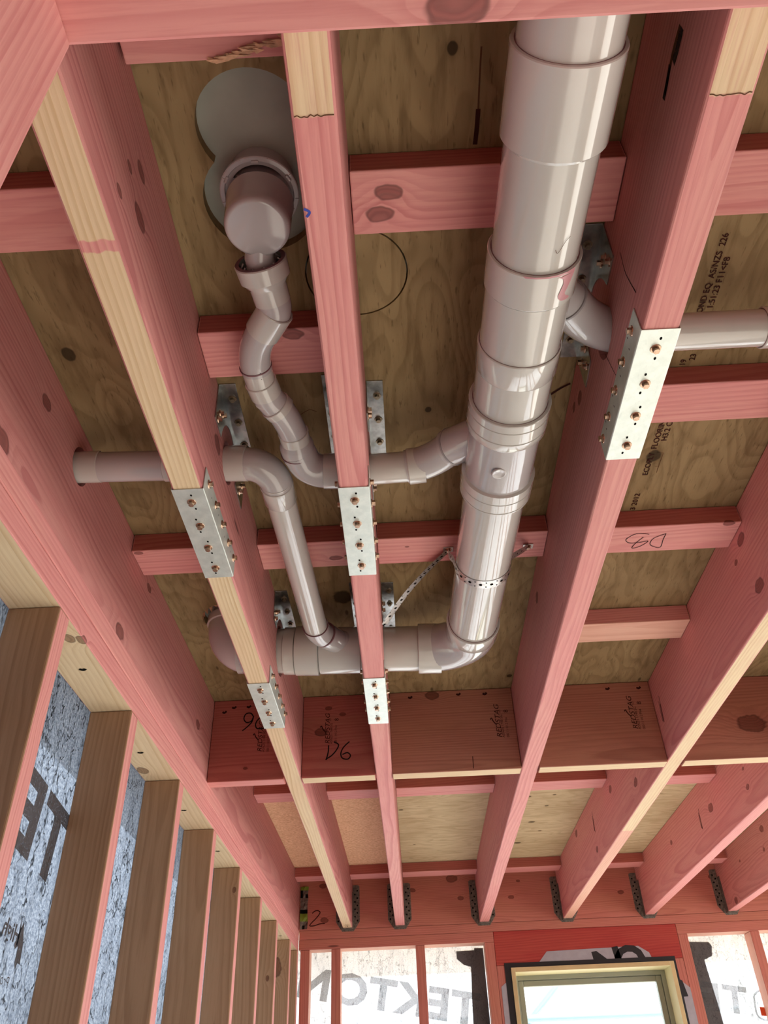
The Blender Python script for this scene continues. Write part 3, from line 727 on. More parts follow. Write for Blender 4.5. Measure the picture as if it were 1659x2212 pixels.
def stamp(q, par_, h, along=-1):
    """grading stamp: lines of small print running up the face"""
    x, y, z = q
    for txt, dx, hh, st, sh_ in (('REDSTAG', 0.0, 0.020, 1.15, 0.25), ('ASNZS 1748 SG', 0.020, 0.010, 1.0, 0.0), ('000 11 H1.2 Pine', 0.036, 0.010, 0.85, 0.0)):
        writing('stamp', txt, (x+(dx+hh)*0.8, y, z), (0, 0, 1), (-1, 0, 0), hh*h, M_STAMP, par_, stretch=st, shear=sh_, off=(0, -0.0004, 0))
    writing('stamp', '8', (x+0.042, y, z+0.105*h), (0, 0, 1), (-1, 0, 0), 0.018*h, M_STAMP, par_, off=(0, -0.0004, 0))
    writing('stamp', 'SG', (x+0.020, y, z+0.105*h), (0, 0, 1), (-1, 0, 0), 0.008*h, M_STAMP, par_, off=(0, -0.0004, 0))
    stroke('stamp', [[(x-0.012, y, z+0.078*h), (x-0.008, y, z+0.084*h), (x-0.004, y, z+0.07*h), (x+0.004, y, z+0.055*h)]], 0.003, (0, -1, 0), M_STAMP, par_)
stamp((0.2701, 2.2282, 2.4872), d3, 0.72)
stamp((0.6626, 2.2282, 2.4934), d4, 0.72)
stamp((-0.4242, 2.2282, 2.4774), d1, 0.66)
stamp((-0.2281, 2.2282, 2.4915), d2, 0.66)
stroke('crack', [[(0.1957, 2.2282, 2.4361), (0.1948, 2.2282, 2.4015)]], 0.002, (0, -1, 0), M_STAMP, d3)
# nail holes along the top of the deep blocking
for par_, px_ in ((d3, [(0.0279, 2.2282, 2.6252), (0.1721, 2.2282, 2.6284), (0.2507, 2.2282, 2.626)]), (d4, [(0.616, 2.2282, 2.624), (0.7079, 2.2282, 2.6224)]), (d1, [(-0.5267, 2.2282, 2.6054), (-0.4988, 2.2282, 2.6188), (-0.4544, 2.2282, 2.6195)])):
    for q in px_: stroke('nail_hole', [[(q[0]-0.006, q[1], q[2]), (q[0], q[1], q[2]-0.003), (q[0]+0.006, q[1], q[2]+0.002)]], 0.006, (0, -1, 0), M_STAMP, par_)

# ---------------------------------------------------------------- end wall framing
rim = board('rim_beam', -0.645, 2.895, YW, YW+0.045, ZJ+0.0005, ZC-0.001, 'x', 'brick', {}, [((0.2118, 4.364, 2.6094), 0.018), ((0.0114, 4.364, 2.5631), 0.010), ((0.2504, 4.364, 2.5168), 0.010), ((-0.4413, 4.364, 2.6012), 0.012), ((-0.4322, 4.364, 2.4428), 0.013),
    ((0.5472, 4.364, 2.5846), 0.006), ((0.5025, 4.364, 2.5108), 0.009), ((1.051, 4.364, 2.5121), 0.010), ((1.5181, 4.364, 2.5642), 0.010)], None, None, 0.002, label='long pink end beam the floor joists hang on, above the window wall', cat='beam')
stroke('handwriting', [[(-0.4937, 4.3635, 2.4763), (-0.4821, 4.3635, 2.4857), (-0.4665, 4.3635, 2.4877), (-0.4557, 4.3635, 2.4819), (-0.4575, 4.3635, 2.4722), (-0.4756, 4.3635, 2.4517), (-0.4947, 4.3635, 2.4349), (-0.5051, 4.3635, 2.423), (-0.5001, 4.3635, 2.4194), (-0.4808, 4.3635, 2.4203), (-0.4557, 4.3635, 2.4272), (-0.4305, 4.3635, 2.428)]], 0.0045, (0, -1, 0), M_STAMP, rim)
board('top_plate', XL+G, 2.895, YW, YW+0.09, 2.3606, ZJ-0.0005, 'x', 'brick', {}, (), None, None, 0.002, label='upper long top plate of the window wall, right under the end beam', cat='plate')
board('top_plate', XL+G, 0.3935, YW, YW+0.09, 2.315, 2.3598, 'x', 'brick', {'-z': 'palepink'}, (), None, None, 0.002, label='lower top plate over the wrap panel left of the window', cat='plate')
board('top_plate', 1.2835, 2.895, YW, YW+0.09, 2.315, 2.3598, 'x', 'brick', {'-z': 'palepink'}, (), None, None, 0.002, label='lower top plate over the wrap panel right of the window', cat='plate')
board('lintel', 0.3945, 1.2825, YW-0.0005, YW+0.0895, 2.2135, 2.3598, 'x', 'deepred', {}, (), None, None, 0.002, label='bright red timber lintel above the window', cat='lintel')
def endstud(x0, x1, label, top=2.3142, y1=0.09, tint='brick', name='wall_stud', knots=()):
    return board(name, x0, x1, YW, YW+y1, 0.001, top, 'z', tint, {'-x': 'palepink', '+x': 'palepink'}, knots, None, None, 0.002, label=label, cat='stud')
endstud(-0.5475, -0.5028, 'corner stud at the left end of the window wall')
endstud(-0.3969, -0.3525, 'stud second from the left in the window wall, beside the printed N')
endstud(0.0128, 0.0566, 'stud in the middle of the printed wrap panel left of the window')
endstud(0.3477, 0.3935, 'full height stud left of the window')
endstud(0.3945, 0.436, 'short orange-red stud directly under the left end of the lintel', 2.2127)
endstud(1.2405, 1.2825, 'short orange-red stud directly under the right end of the lintel', 2.2127)
endstud(1.2835, 1.330, 'full height stud right of the window')
endstud(1.632, 1.675, 'stud at the right edge of the picture, right of the printed T', knots=[((1.6107, 4.364, 2.1596), 0.012)])
endstud(2.02, 2.065, 'stud in the window wall beyond the right edge stud')

# window
win = tag(empty('window_1', (0.845, YW+0.05, 1.2)), kind='structure')
def frame_ring(name, x0, x1, z0, z1, t, y0, y1, mats, parent, fm=None, bevel=0.001):
    bm = bmesh.new()
    for a in ((x0, x0+t, z0, z1), (x1-t, x1, z0, z1), (x0+t, x1-t, z1-t, z1), (x0+t, x1-t, z0, z0+t)):
        add_box(bm, a[0], a[1], y0, y1, a[2], a[3], 0, bevel, fm)
    return link(name, bm_mesh(bm, name), mats, parent, ((x0+x1)/2, (y0+y1)/2, (z0+z1)/2))
frame_ring('window_liner', 0.4605, 1.2335, 1.13, 2.2015, 0.0195, YW-0.009, YW+0.116, [M_CREAM, M_LINERFACE], win, {'-y': 1})
frame_ring('flashing', 0.4375, 1.239, 1.11, 2.2127, 0.022, YW+0.004, YW+0.088, [M_BLACK], win)
frame_ring('flashing', 0.431, 1.2445, 1.11, 2.2215, 0.028, YW-0.0036, YW-0.0026, [M_BLACK], win, None, 0)
fr = frame_ring('window_frame', 0.474, 1.219, 1.14, 2.188, 0.026, YW+0.1165, YW+0.165, [M_ALU], win)
frame_ring('window_sash', 0.5005, 1.1925, 1.167, 2.1615, 0.026, YW+0.124, YW+0.155, [M_ALU], win, None, 0.003)
bm = bmesh.new(); add_box(bm, 0.526, 1.167, YW+0.138, YW+0.142, 1.19, 2.136)
link('window_pane', bm_mesh(bm, 'window_pane'), M_GLASS, win, (0.845, YW+0.14, 1.66))
# folded flaps of wrap round the opening
flap = slab('wrap_flap', [(x, YW-0.0012, z) for x, z in ((0.5865, 2.2078), (0.6418, 2.2645), (1.0814, 2.2713), (1.1278, 2.2418), (1.141, 2.2042))], (0, -1, 0), 0.0008, M_FOIL, None)
tag(flap, 'grey wrap flap with upside down ON lettering folded over the lintel', 'flap')
writing('printed_lettering', 'O', (1.0985, YW-0.0024, 2.281), (-1, 0, -0.16), (0.16, 0, -1), 0.125, M_BLACK, flap, stretch=1.05, off=(0, 0, 0), bold=0.035, zmin=2.212)
writing('printed_lettering', 'N', (1.0985-0.107, YW-0.0024, 2.269), (-1, 0, -0.16), (0.16, 0, -1), 0.125, M_BLACK, flap, stretch=1.05, off=(0, 0, 0), bold=0.035, zmin=2.212)
fl2 = slab('wrap_flap', [(x, YW-0.0012, z) for x, z in ((0.4423, 2.1498), (0.4064, 2.1245), (0.405, 1.2), (0.4365, 1.2))], (0, -1, 0), 0.0008, M_FOIL, None)
tag(fl2, 'grey wrap flap folded onto the stud left of the window', 'flap')
fl3 = slab('wrap_flap', [(x, YW-0.0012, z) for x, z in ((1.2415, 2.1255), (1.2841, 2.09), (1.282, 1.2), (1.2405, 1.2))], (0, -1, 0), 0.0008, M_FOIL, None)
tag(fl3, 'grey wrap flap with a black bar folded onto the stud right of the window', 'flap')
flat('printed_lettering', [[tuple(q) for q in ((1.2411, 4.3605, 2.1253), (1.2547, 4.3605, 2.1192), (1.2659, 4.3605, 2.0551), (1.2442, 4.3605, 2.0541))]], M_BLACK, fl3)

# ---------------------------------------------------------------- left wall framing
KN = [((-0.62, 1.1119, 2.2392), 0.01)]
board('top_plate', XL-0.09, XL, 0.295, YW-G, 2.3558, ZJ-0.0006, 'y', 'pink', {}, (), None, None, 0.002, label='upper top plate of the left stud wall, carrying the wall joist', cat='plate')
lp = board('top_plate', XL-0.09, XL-0.0012, 0.295, YW-G, 2.3105, 2.3550, 'y', 'pink', {'-z': 'nat'}, [((-0.5825, 1.2378, 2.3105), 0.010), ((-0.5628, 1.2431, 2.3105), 0.009), ((-0.6325, 1.8887, 2.3105), 0.014)], None, None, 0.002, label='lower top plate of the left stud wall, yellowish underside', cat='plate')
for q in ((-0.598, 1.3525, 2.3102), (-0.6054, 1.7716, 2.3102), (-0.604, 2.1916, 2.3102), (-0.5932, 2.5927, 2.3102), (-0.5898, 3.9568, 2.3102)):
    stroke('nail_hole', [[(q[0]-0.006, q[1], q[2]), (q[0], q[1]+0.004, q[2]), (q[0]+0.006, q[1], q[2])]], 0.007, DN, M_HOLE, lp)
SY = [0.29, 0.70, 1.127, 1.543, 1.957, 2.366, 2.790, 3.215, 3.631, 4.051, 4.318]
SL = ['first stud of the left wall, nearest the camera, outside the picture', 'second stud of the left wall, just outside the left edge', 'nearest left wall stud in view, cut by the left picture edge',
      'wide brown left wall stud just right of the big printed letter T', 'left wall stud third in view from the left edge', 'left wall stud fourth in view, knot-free', 'left wall stud fifth in view, figured grain at its top',
      'left wall stud sixth in view from the left edge', 'left wall stud seventh in view, one tiny dark knot', 'left wall stud eighth in view, one large round knot', 'last left wall stud tight in the far corner']
for i, (sy, lb) in enumerate(zip(SY, SL)):
    kn = {9: [((-0.6, 4.0761, 2.2152), 0.018)], 8: [((-0.6, 3.7508, 2.1277), 0.006)], 6: [((-0.572, 2.79, 2.24), 0.006)], 2: [((-0.575, 1.16, 2.12), 0.013)]}.get(i, ())
    if i == 9: kn = [((-0.616, 4.051, 2.20), 0.024)]
    if i == 8: kn = [((-0.585, 3.631, 2.10), 0.007)]
    board('wall_stud', XL-0.0895, XL-0.0014, sy, min(sy+0.045, YW-0.001), 0.001, 2.3100, 'z', 'tan', {'+x': 'pink'}, kn, None, None, 0.003, label=lb, cat='stud')

# ---------------------------------------------------------------- near wall above the camera
YH = 0.2738
board('top_plate', -0.56, 2.895, YH-0.09, YH, 2.310, 2.3548, 'x', 'pink', {}, [((0.0711, 0.2613, 2.31), 0.016)], None, None, 0.003, label='pink plate crossing the very top of the picture, one brown knot in it', cat='plate')
board('top_plate', -0.56, 2.895, YH-0.09, YH, 2.3552, ZJ-0.0006, 'x', 'pink', {}, (), None, None, 0.003, label='upper plate hidden on top of the foreground plate', cat='plate')
board('wall_stud', -0.288, -0.2432, YH-0.09, YH-0.0003, 0.001, 2.3095, 'z', 'pink', {}, (), None, None, 0.003, label='pink foreground stud filling the top left corner', cat='stud')

# ---------------------------------------------------------------- steel brackets and screws
def screw_mesh(name, mat, s=1.0):
    bm = bmesh.new()
    bmesh.ops.create_cone(bm, cap_ends=True, segments=20, radius1=0.0076*s, radius2=0.0070*s, depth=0.0014*s, matrix=Matrix.Translation((0, 0, 0.0007*s)))
    bmesh.ops.create_cone(bm, cap_ends=True, segments=6, radius1=0.0048*s, radius2=0.0046*s, depth=0.0052*s, matrix=Matrix.Translation((0, 0, 0.0040*s)))
    me = bm_mesh(bm, name); me.materials.append(mat); return me
ME_S = screw_mesh('screw', M_SCREW); ME_SD = screw_mesh('screw', M_SCREWD)
def screws(parent, pts, normal, me=ME_S):
    q = Vector((0, 0, 1)).rotation_difference(Vector(normal))
    for p_ in pts:
        o = bpy.data.objects.new('screw', me); COL.objects.link(o); o.parent = parent
        o.location = Vector(p_)-wloc(parent); o.rotation_mode = 'QUATERNION'
        tw = Matrix.Rotation(random.uniform(0, 1), 4, 'Z').to_quaternion(); o.rotation_quaternion = q @ tw
T = 0.0016
def dots(bm, pts, axis, r, mi):
    for (a, b, c_) in pts:
        vv = []
        for k in range(8):
            t = 2*math.pi*k/8
            d = (math.cos(t)*r, math.sin(t)*r)
            vv.append(bm.verts.new((a+d[0]*0.8, b+d[1]*1.2, c_) if axis == 'z' else (a, b+d[0]*0.6, c_+d[1]*1.3)))
        f = bm.faces.new(vv if axis == 'z' else vv); f.material_index = mi
def channel(jk, y0, label, mat=None):
    """folded steel channel screwed up under a joist"""
    xa, xb = JX[jk]; y1 = y0+0.25; zf = 2.443
    root = empty('joist_channel', ((xa+xb)/2, y0+0.125, ZJ), label=label, cat='bracket', group=None)
    bm = bmesh.new()
    add_box(bm, xa-T, xb+T, y0, y1, ZJ-T-0.0002, ZJ-0.0002, 0, 0.0006)
    xm = (xa+xb)/2
    ys = [y0+0.032+0.062*i for i in range(4)]
    dots(bm, [(xm+0.003*(-1)**i, y_+dy, ZJ-T-0.0004) for i, y_ in enumerate(ys) for dy in (-0.017, 0.017)], 'z', 0.0022, 1)
    base = link('base_plate', bm_mesh(bm, 'base_plate'), [M_GALV, M_HOLE], root, (xm, y0+0.125, ZJ))
    screws(base, [(xm, y_, ZJ-T-0.0002) for y_ in ys], (0, 0, -1))
    for sx, x_ in ((-1, xa), (1, xb)):
        bm = bmesh.new()
        add_box(bm, min(x_, x_+sx*T)+sx*0.0003, max(x_, x_+sx*T)+sx*0.0003, y0, y1, ZJ-0.0002, zf, 0, 0.0005)
        fy = [y0+0.026+0.0535*i for i in range(4)]+[y0+0.234]
        xo = x_+sx*(T+0.0005)
        dots(bm, [(xo, y_+0.024, 2.420+0.006*(k % 2)) for k, y_ in enumerate(fy[:-1])]+[(xo, y_+0.018, 2.436) for y_ in fy[:-1]], 'x', 0.0018, 1)
        sfl = link('side_flange', bm_mesh(bm, 'side_flange'), [M_GALV, M_HOLE], root, (x_, y0+0.125, 2.42))
        screws(sfl, [(x_+sx*(T+0.0003), y_, 2.4285) for y_ in fy], (sx, 0, 0), ME_S)
    return root
channel('C', 0.6765, 'bright steel channel under the joist right of the large pipe, nearest the camera')
channel('A', 0.9470, 'steel channel under the yellow-bottomed joist, nearer of its two')
channel('B', 0.9620, 'steel channel under the middle joist, nearer of its two')
channel('A', 1.6285, 'steel channel under the yellow-bottomed joist, farther one beside the deep blocking')
channel('B', 1.6295, 'steel channel under the middle joist, farther one, brightest and smallest')
def angle(jk, side, y0, yc, zc, rc, label, leg=0.030):
    """steel angle in the corner of joist and flooring, notched round the pipe"""
    x_ = JX[jk][1] if side > 0 else JX[jk][0]; y1 = y0+0.255; zt = ZC-0.0004; zb = 2.566
    root = empty('notched_angle_bracket', (x_, y0+0.127, zt), label=label, cat='bracket')
    bm = bmesh.new(); xa, xb = sorted((x_+side*0.0006, x_+side*leg)); add_box(bm, xa, xb, y0, y1, zt-T, zt, 0, 0.0005)
    ys = [y0+0.035+0.06*i for i in range(4)]
    cl_ = link('ceiling_leg', bm_mesh(bm, 'ceiling_leg'), [M_GALVD, M_HOLE], root, (x_, y0+0.127, zt))
    screws(cl_, [(x_+side*leg*0.62, y_, zt-T) for y_ in ys], (0, 0, -1), ME_SD)
    xo = x_+side*0.0004
    out = [(y0, zt), (y0+0.004, zb)]
    a0 = math.asin(max(-1, min(1, (zb-zc)/rc)))
    k0, k1 = math.pi-a0, a0
    for k in range(15):
        t = k0+(k1-k0)*k/14; out.append((yc+rc*math.cos(t), zc+rc*math.sin(t)))
    out += [(y1-0.004, zb-0.006), (y1, zt)]
    jl_ = slab('joist_leg', [(xo, y, z) for y, z in out], (side, 0, 0), T, M_GALVD, root)
    screws(jl_, [(xo+side*T, y_, z_) for y_, z_ in ((y0+0.03, 2.60), (y0+0.022, 2.578), (y0+0.048, 2.612), (y0+0.207, 2.605), (y0+0.222, 2.580), (y0+0.238, 2.606))], (side, 0, 0), ME_S)
    return root
angle('C', -1, 0.6775, 0.8025, 2.559, 0.072, 'notched steel angle behind the large pipe, on the joist to its right')
angle('A', 1, 0.9550, 1.075, 2.566, 0.066, 'notched steel angle on the yellow-bottomed joist above the bent small pipe')
angle('B', 1, 0.9650, 1.080, 2.556, 0.066, 'notched steel angle right of the middle joist, above the small horizontal pipe')
angle('B', -1, 0.9450, 1.080, 2.556, 0.066, 'notched steel angle left of the middle joist, above the small horizontal pipe')
angle('A', 1, 1.6310, 1.755, 2.545, 0.078, 'notched steel angle on the yellow-bottomed joist above the large horizontal pipe')
angle('B', 1, 1.6160, 1.755, 2.545, 0.078, 'notched steel angle right of the middle joist, above the large horizontal pipe')
angle('B', -1, 1.6100, 1.755, 2.545, 0.078, 'notched steel angle left of the middle joist, above the large horizontal pipe')

# joist hangers on the end beam
def hanger(jk, label):
    xa, xb = JX[jk]; root = empty('joist_hanger', ((xa+xb)/2, YW-0.01, ZJ), label=label, cat='hanger', group=None)
    r_ = random.Random(jk)
    for s, x_ in ((-1, xa), (1, xb)):
        bm = bmesh.new()
        prof = [(0.0, 2.398), (s*0.014, 2.402), (s*0.034, 2.432), (s*0.034, 2.592), (s*0.027, 2.598), (0.0, 2.598)]
        a = [bm.verts.new((x_+s*0.0015+dx, YW-0.0002, z)) for dx, z in prof]; b = [bm.verts.new((x_+s*0.0015+dx, YW-0.0020, z)) for dx, z in prof]
        bm.faces.new(a); bm.faces.new(list(reversed(b)))
        for i in range(6): bm.faces.new((a[i], b[i], b[(i+1) % 6], a[(i+1) % 6]))
        for k in range(9):   # nail heads and empty dark nail holes
            zz = 2.435+0.017*k; dx = s*(0.012 if k % 2 else 0.024)
            bmesh.ops.create_cone(bm, cap_ends=True, segments=8, radius1=0.0045, radius2=0.004, depth=0.003, matrix=Matrix.Translation((x_+dx, YW-0.0032, zz)) @ Matrix.Rotation(math.pi/2, 4, 'X'))
        bmesh.ops.recalc_face_normals(bm, faces=bm.faces)
        for f in bm.faces:
            if len(f.verts) == 8 or (f.calc_area() < 2e-5 and r_.random() < 0.5): f.material_index = 1
        link('beam_flange', bm_mesh(bm, 'beam_flange'), [M_GRIP, M_HOLE], root, (x_, YW, 2.5))
        bm = bmesh.new(); xs = sorted((x_+s*0.0004, x_+s*0.0016)); add_box(bm, xs[0], xs[1], YW-0.034, YW-0.0005, 2.3995, 2.56)
        link('side_plate', bm_mesh(bm, 'side_plate'), M_GRIP, root, (x_, YW, 2.5))
    bm = bmesh.new(); add_box(bm, xa-0.0016, xb+0.0016, YW-0.030, YW-0.0005, ZJ-0.0035, ZJ-0.0004)
    vv = [bm.verts.new(q) for q in ((xa-0.014, YW-0.001, 2.4005), (xb+0.014, YW-0.001, 2.4005), (xb+0.004, YW-0.001, 2.388), (xa-0.004, YW-0.001, 2.388))]; bm.faces.new(vv)
    link('seat', bm_mesh(bm, 'seat'), M_GRIP, root, ((xa+xb)/2, YW, ZJ))
for jk, lb in (('A', 'hanger at the far end of the yellow-bottomed joist'), ('B', 'hanger ending the middle joist, seen on both sides'), ('C', 'hanger ending the joist nearest the window left side'), ('D', 'hanger at the far end of the joist ending over the window'),
               ('E', 'hanger ending the second joist from the right'), ('F', 'hanger at the far end of the reddish corner joist')):
    hanger(jk, 'grey nailed steel joist '+lb)
# crumpled nail plate in the left corner
np_ = empty('corner_nail_plate', (-0.545, YW-0.003, 2.5), label='crumpled grey nail plate with green smears in the left far corner', cat='plate')
bm = bmesh.new(); rr_ = random.Random(5); g_ = [[None]*12 for _ in range(4)]
for i in range(4):
    for j in range(12): g_[i][j] = bm.verts.new((-0.554+0.012*i+(0.004*rr_.random() if i == 3 else 0), YW-0.002-0.007*rr_.random(), 2.405+0.0178*j))
for i in range(3):
    for j in range(11):
        f = bm.faces.new((g_[i][j], g_[i+1][j], g_[i+1][j+1], g_[i][j+1])); f.material_index = 1 if j in (2, 3) or j > 9 else (2 if rr_.random() < 0.25 else 0)
link('plate', bm_mesh(bm, 'plate'), [M_GRIP, M_GREEN, M_HOLE], np_, (-0.545, YW-0.003, 2.5))

# ---------------------------------------------------------------- main drain
def AX(y): 
    t = (y-0.3)/1.2
    return (0.204-0.030*t, y, 2.465+0.040*t)
dp = empty('drain_pipework', AX(0.9), label='pale grey plastic drain pipework, one large pipe with four small branches', cat='pipework')
md = tag(tube('main_pipe', [AX(-1.0), AX(1.60)], 0.055, M_PVC, dp, origin=AX(0.9)), 'large pale grey pipe')
socket('coupling', AX(0.352), AX(0.457), 0.0605, 0.055, md, True, False)
socket('branch_socket', AX(0.599), AX(0.657), 0.0600, 0.055, md, True, False)
tube('branch_body', [AX(0.655), AX(0.752)], 0.0570, M_PVC, md)
socket('branch_socket', AX(0.7505), AX(0.800), 0.0598, 0.0565, md, True, False)
tube('branch_body', [AX(0.795), AX(0.87)], [0.0575, 0.0572], M_PVC, md)
socket('junction_socket', AX(0.8665), AX(0.932), 0.0635, 0.057, md, True, False, grooves=(0.016, 0.041), taper=0.01)
tube('junction_body', [AX(0.925), AX(1.045)], 0.0575, M_PVC2, md)
socket('junction_socket', AX(1.040), AX(1.095), 0.0625, 0.055, md, False, False, grooves=(0.024, 0.048), taper=0.003)
# moulded inspection boss under the junction
c_ = AX(0.984); bm = bmesh.new()
sweep_bm(bm, [(c_[0]-0.012, c_[1], c_[2]-0.0565), (c_[0]-0.012, c_[1], c_[2]-0.0588), (c_[0]-0.012, c_[1], c_[2]-0.0588), (c_[0]-0.012, c_[1], c_[2]-0.0582), (c_[0]-0.012, c_[1], c_[2]-0.0582)], [0.0125, 0.0115, 0.0095, 0.0085, 0.003], 24)
link('moulded_boss', bm_mesh(bm, 'moulded_boss'), M_PVC2, md, (c_[0], c_[1], c_[2]-0.057))
# elbow to the left
ZE = 2.532; EX = 0.1045
e0 = AX(1.583); corner = (0.1735, 1.755, ZE-0.004); e1 = (EX, 1.755, ZE)
ep = arc(e0, corner, (0.06, 1.755, ZE+0.002), 14)
L0 = (Vector(corner)-Vector(e0)).length
tube('elbow', ep, [0.0578]*len(ep), M_PVC2, md)
socket('elbow_socket', e0, AX(1.640), 0.0605, 0.055, md, True, False, taper=0.012)
socket('elbow_socket', (EX, 1.755, ZE), (0.048, 1.755, ZE+0.002), 0.0612, 0.055, md, False, True, taper=0.0015)
tube('pipe', [(0.06, 1.755, ZE+0.002), (-0.392, 1.755, 2.549)], 0.055, M_PVC, md)
socket('junction_socket', (-0.0905, 1.755, 2.5375), (-0.192, 1.755, 2.5405), 0.0575, 0.055, md, False, False, taper=0.0015)
socket('junction_socket', (-0.192, 1.755, 2.5405), (-0.2503, 1.755, 2.5435), 0.0607, 0.055, md, False, False, taper=0.0015)
socket('junction_socket', (-0.2503, 1.755, 2.5435), (-0.279, 1.755, 2.545), 0.0585, 0.055, md, False, False, taper=0.0015)
# purple primer run below the second rim
import_r = 0.0604
def on_pipe(y, ang, r=0.0606):
    a = AX(y); t = math.radians(ang)
    return Vector((a[0]+r*math.sin(t), a[1], a[2]-r*math.cos(t)))
def pipe_patch(name, rows, mat, parent, r=0.0606):
    bm = bmesh.new(); prev = None
    for (y, a0, a1) in rows:
        cur = [bm.verts.new(on_pipe(y, a0+(a1-a0)*k/5, r)) for k in range(6)]
        if prev:
            for k in range(5): bm.faces.new((prev[k], prev[k+1], cur[k+1], cur[k]))
        prev = cur
    return link(name, bm_mesh(bm, name), mat, parent, tuple(on_pipe(rows[0][0], rows[0][1], r)))
pipe_patch('primer_stain', [(0.6005, -22, 46), (0.603, -19, 46), (0.606, 22, 46), (0.610, 28, 45), (0.618, 30, 42), (0.628, 27, 38), (0.634, 25, 35), (0.639, 26, 38), (0.643, 29, 44), (0.6455, 33, 46), (0.6465, 38, 44)], M_PRIMER2, md)
stroke('scratch', [[tuple(on_pipe(0.566, 12, 0.0556)), tuple(on_pipe(0.571, 16, 0.0556)), tuple(on_pipe(0.557, 24, 0.0556)), tuple(on_pipe(0.552, 30, 0.0556))]], 0.0007, (0.35, 0, -0.93), M_FAINT, md)
stroke('printed_code', [[(0.1403, 1.7274, 2.4745), (0.1434, 1.7206, 2.4745), (0.147, 1.7281, 2.4745), (0.15, 1.7213, 2.4745), (0.1536, 1.7288, 2.4745), (0.1566, 1.722, 2.4745), (0.1602, 1.7294, 2.4745), (0.1632, 1.7226, 2.4745), (0.1669, 1.7301, 2.4745), (0.1698, 1.7233, 2.4745)]], 0.0016, (0, 0.2, -1), M_FAINT, md)
# riser at the left end going up through the floor
rp = arc((-0.30, 1.755, 2.546), (-0.417, 1.753, 2.5475), (-0.417, 1.751, 2.61), 14)
tube('riser_bend', rp+[(-0.417, 1.751, 2.657)], 0.0565, M_PVC2, md)
socket('riser_socket', (-0.417, 1.751, 2.618), (-0.417, 1.751, 2.640), 0.0605, 0.0565, md, False, True, taper=0.0015)
socket('branch_stub', AX(0.9), AX(0.905), 0.058, 0.0575, md, False, False, taper=0.001)

M_RIMG = plain('joint_grey', srgb(150,145,146), 0.4)
# ---------------------------------------------------------------- branch to the right through joist C
rb = tag(tube('branch_pipe', [(0.36, 0.80, 2.536), (1.3, 0.80, 2.536)], 0.028, M_PVC, dp), 'small pipe leaving to the right')
tube('branch_stub', [(0.195, 0.655, 2.500), (0.262, 0.722, 2.524)], [0.031, 0.031], M_PVC2, rb)
bp_ = arc((0.262, 0.722, 2.524), (0.318, 0.797, 2.536), (0.39, 0.80, 2.536), 8)
tube('bend', bp_, [0.0325]*len(bp_), M_PVC2, rb)
tube('rim', [(0.2590, 0.7188, 2.5229), (0.2612, 0.7214, 2.5237)], 0.0332, M_RIMG, rb)
socket('coupling', (0.566, 0.80, 2.536), (0.64, 0.80, 2.536), 0.0315, 0.028, rb, True, True)

# ---------------------------------------------------------------- middle branch: junction to trap
mb = tag(tube('branch_pipe', [(0.045, 1.076, 2.535), (-0.075, 1.079, 2.534)], 0.028, M_PVC, dp), 'small pipe with many bends coming from the trap')
tube('junction_branch', [(0.175, 0.965, 2.510), (0.106, 1.035, 2.538)], 0.0335, M_PVC2, mb)
tube('rim', [(0.1130, 1.0280, 2.5352), (0.1105, 1.0305, 2.5362)], 0.0342, M_RIMG, mb)
kp = arc((0.108, 1.033, 2.5372), (0.070, 1.072, 2.536), (0.03, 1.0765, 2.535), 8)
tube('bend', kp, [0.0305]*len(kp), M_PVC2, mb)
socket('elbow_socket', (0.0635, 1.074, 2.536), (0.032, 1.0765, 2.535), 0.0328, 0.028, mb, False, True, taper=0.0015)
CH = [(-0.1636, 0.6663, 2.558), (-0.1569, 0.7108, 2.55), (-0.1502, 0.726, 2.547), (-0.1705, 0.7565, 2.549), (-0.2022, 0.8068, 2.548), (-0.1979, 0.8643, 2.546), (-0.1907, 0.9044, 2.545), (-0.1765, 0.9263, 2.545), (-0.1618, 0.9599, 2.545), (-0.1599, 1.0009, 2.545), (-0.158, 1.0307, 2.543), (-0.1435, 1.0769, 2.536), (-0.0842, 1.0796, 2.5345)]
a0, a1 = Vector(CH[0]), Vector(CH[1])
dd = (a1-a0).normalized()
# reducer cup whose open rim faces back at the trap
r0 = a0-dd*0.012
tube('reducer', [tuple(r0), tuple(r0), tuple(r0+dd*0.0015), tuple(r0+dd*0.024), tuple(r0+dd*0.034), tuple(r0+dd*0.038), tuple(a1+dd*0.004), tuple(a1+dd*0.004)],
     [0.0305, 0.0360, 0.0375, 0.0365, 0.0285, 0.0272, 0.0264, 0.0235], [M_PVC, M_PRIMER_SHADOW], mb, mm={0: 1}, capped=False)
tube('pipe', [tuple(r0+dd*0.006), tuple(a1)], 0.0212, M_PVC2, mb)
for k in range(10):   # little ribs inside the cup
    u_, v_ = frame_for(dd); t = 2*math.pi*k/10; q = u_*math.cos(t)+v_*math.sin(t)
    tube('rib', [tuple(r0+dd*0.001+q*0.0246), tuple(r0+dd*0.010+q*0.0315)], 0.0013, M_PVC2, mb, 6)
up = Vector((0, -0.035, 0.02))
tube('trap_outlet', [tuple(r0+dd*0.010), tuple(r0-dd*0.004), (-0.1595, 0.615, 2.574)], [0.0205, 0.0205, 0.019], M_PVC2, mb)
def chain(pts, r, name, mat=M_PVC2, n=7):
    tube(name, pts, [r]*len(pts), mat, mb)
c1 = arc(CH[1], CH[2], CH[3], 8); chain(c1, 0.0246, 'bend')
def mid(a, b, t=0.5): return lerp(a, b, t)
def pc(name, a, b, r, rim_first, rp_=0.0225):
    socket(name, a, b, r, rp_, mb, rim_first, False, taper=0.003)
